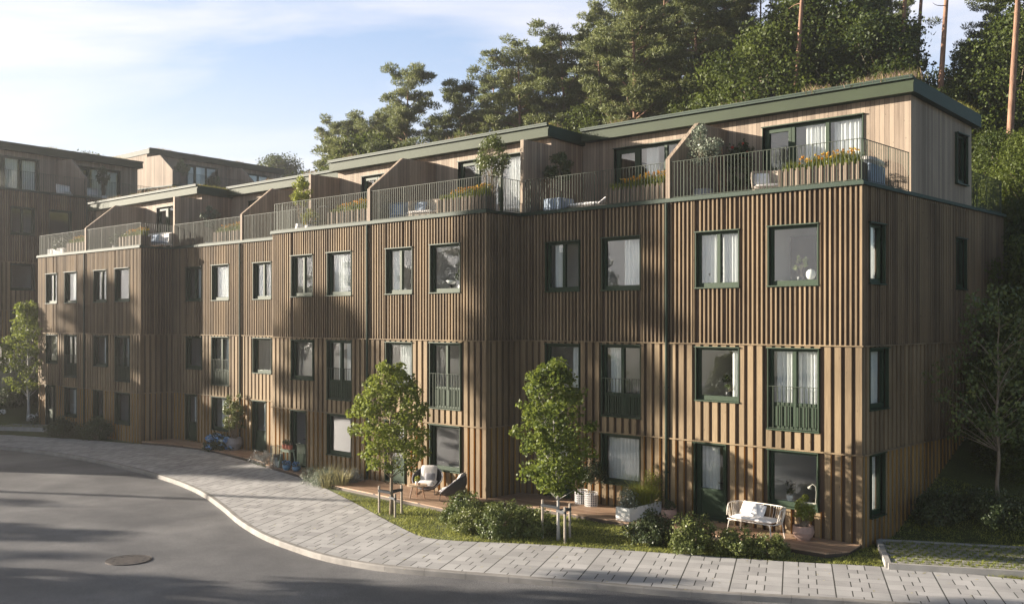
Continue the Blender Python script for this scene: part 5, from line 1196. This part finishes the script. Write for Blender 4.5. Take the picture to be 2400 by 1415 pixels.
# ------------------------------------------------------------------ grass paver pads
def pad(org, ang, L, Wd, label, bars=False, z=.0):
    ca, sa = math.cos(ang), math.sin(ang)
    r = empty('parking_pad', (*org, z), label, 'paving', None, ang); r['kind'] = 'structure'; del r['category']
    g = MB(); g.box(0, L, -.06, .06, -.25, .085); g.box(0, L, Wd-.06, Wd+.06, -.25, .085); g.box(-.06, .06, .06, Wd-.06, -.25, .085); g.box(L-.06, L+.06, .06, Wd-.06, -.25, .085); g.build('edging', 'concrete', r)
    g = MB(); g.box(.06, L-.06, .06, Wd-.06, -.25, .0 if not bars else -.02); g.build('bed', 'soil' if bars else 'soil', r)
    g = MB(); cells = []
    if bars:
        n = int(L/.34)
        for i in range(n+1): q = L*i/n; g.box(q-.055, q+.055, .06, Wd-.06, -.02, .07)
        g.box(.06, L-.06, Wd*.5-.06, Wd*.5+.06, .0, .072)
        for i in range(n): cells += [(L*(i+.5)/n, Wd*.25), (L*(i+.5)/n, Wd*.75)]
    else:
        p = .24; nx_, ny_ = int((L-.12)/p), int((Wd-.12)/p)
        for j in range(ny_+1):
            y = .06+(Wd-.12)*j/ny_; g.box(.06, L-.06, y-.05, y+.05, .0, .055)
        for j in range(ny_):
            y0 = .06+(Wd-.12)*j/ny_+.05; y1 = .06+(Wd-.12)*(j+1)/ny_-.05
            for i in range(nx_+1):
                x = .06+(L-.12)*(i+(.5 if j % 2 else 0))/(nx_+.5); g.box(x-.055, x+.055, y0, y1, .0, .055); cells.append((x+.12, (y0+y1)/2))
    g.build('paver', 'concrete', r)
    global rng; rng = np.random.default_rng(5); P = []
    for cx_, cy in cells:
        m_ = 26 if not bars else 60; P.append(np.stack([cx_+rng.normal(size=m_)*.035, cy+rng.normal(size=m_)*(.03 if not bars else Wd*.11), np.full(m_, 0.0)], 1))
    P = np.concatenate(P); t = qmesh('grass_tufts', blades(P, np.full(len(P), .11), .018, .8), ['lime'], None, None)
    t.location = (*org, z); t.rotation_euler = (0, 0, ang); tag(t, 'grass growing in the cells of the '+('left' if bars else 'right')+' paver pad', kind='stuff')
pad((1.33, -1.60), R_(27.5), 9.0, 2.60, 'grass paver parking pad with concrete edging at the right', z=-.05)
pad((-41.1, -3.2), R_(27.5+180), 6.0, -0+1.0, 'pale slotted concrete pad at the far left edge of the pavement', True, z=-.02) if False else None
pad((-46.6, -5.0), R_(27.5), 6.2, 1.25, 'pale slotted concrete paver strip at the far left', True, z=.0)
# retaining wall with railing on the left bank
r = empty('retaining_wall', (-47.35, -1.0, 1.2), 'grey concrete retaining wall with white railing on the left bank', 'retaining wall', None, R_(98))
g = MB(); g.box(-2, 12, 0, .3, -1.5, 2.0); g.build('wall_body', 'concrete', r)
g = MB(); g.ring([(-2, .15, 2.9), (12, .15, 2.9)], .03, 6)
for i in range(60): g.box(-2+i*.235-.012, -2+i*.235+.012, .14, .16, 2.0, 2.9)
g.build('railing', 'white', r)

# ------------------------------------------------------------------ lawn blades
def in_poly(x, y, P):
    c = False; j = len(P)-1
    for i in range(len(P)):
        if (P[i][1] > y) != (P[j][1] > y) and x < (P[j][0]-P[i][0])*(y-P[i][1])/(P[j][1]-P[i][1])+P[i][0]: c = not c
        j = i
    return c
random.seed(9); rng = np.random.default_rng(9); pts = []
padp = [(1.33-.1, -1.60-.1), (1.33+9*.887, -1.60+9*.462), (1.33+9*.887-2.7*.462, -1.6+9*.462+2.7*.887), (1.33-2.75*.462, -1.6+2.75*.887)]
while len(pts) < 30000:
    x = random.uniform(-18.6, 5.0); y = random.uniform(-6.5, 5.0)
    if south_dist(x, y) > -.02: continue
    if -5.6 < x < .0 and y > -1.6 or -11.3 < x < -5.5 and y > -1.8 or -17.0 < x < -10.95 and y > -3.72-.01 or (x < -16 and y > -2.4) or x < -11.3 and y > -1.7 or (x < .02 and y > -.05): continue
    if x < -16.95 and y > -3.3: continue
    if x > 0 and in_poly(x, y, padp): continue
    pts.append((x, y, hill(x, y)-.01))
P = np.array(pts); n = len(P); hh = .055+.03*np.sin(P[:, 0]*3.1)*np.sin(P[:, 1]*2.7)+.02*rng.random(n)
o = qmesh('lawn_grass', blades(P, hh, .016, .8, .8), ['grass'], None, None); tag(o, 'short sunlit lawn grass between the decks and the pavement', kind='stuff')
random.seed(15); rng = np.random.default_rng(15); pts = []
while len(pts) < 170:
    x = random.uniform(-30, 4); y = random.uniform(-9.2, -1.2); d_ = south_dist(x, y)
    if 0 < d_ < 3.2 and (d_ < .5 or random.random() < .25): pts.append((x, y, -.094))
P = np.array(pts); U = unit(np.stack([rng.normal(size=170), rng.normal(size=170), np.zeros(170)], 1))
o = qmesh('fallen_leaves', leaves(P, .07, .7, U, .9), ['straw'], None, None); tag(o, 'few dry leaves scattered on the pavement slabs', kind='stuff')
#@@HAZE
def haze_box():
    g = MB(); g.box(-190, 60, -110, 140, -1.6, 36)
    o = g.build('haze', 'white'); o.data.materials.clear()
    m = bpy.data.materials.new('evening_haze'); m.use_nodes = True; t = m.node_tree; t.nodes.clear()
    v = t.nodes.new('ShaderNodeVolumePrincipled'); v.inputs['Density'].default_value = .0008; v.inputs['Color'].default_value = (.95, .95, .96, 1); v.inputs['Anisotropy'].default_value = .65
    q = t.nodes.new('ShaderNodeOutputMaterial'); t.links.new(v.outputs[0], q.inputs['Volume']); o.data.materials.append(m)
    tag(o, 'thin pale evening haze that veils the far houses and trees', kind='stuff')
haze_box()
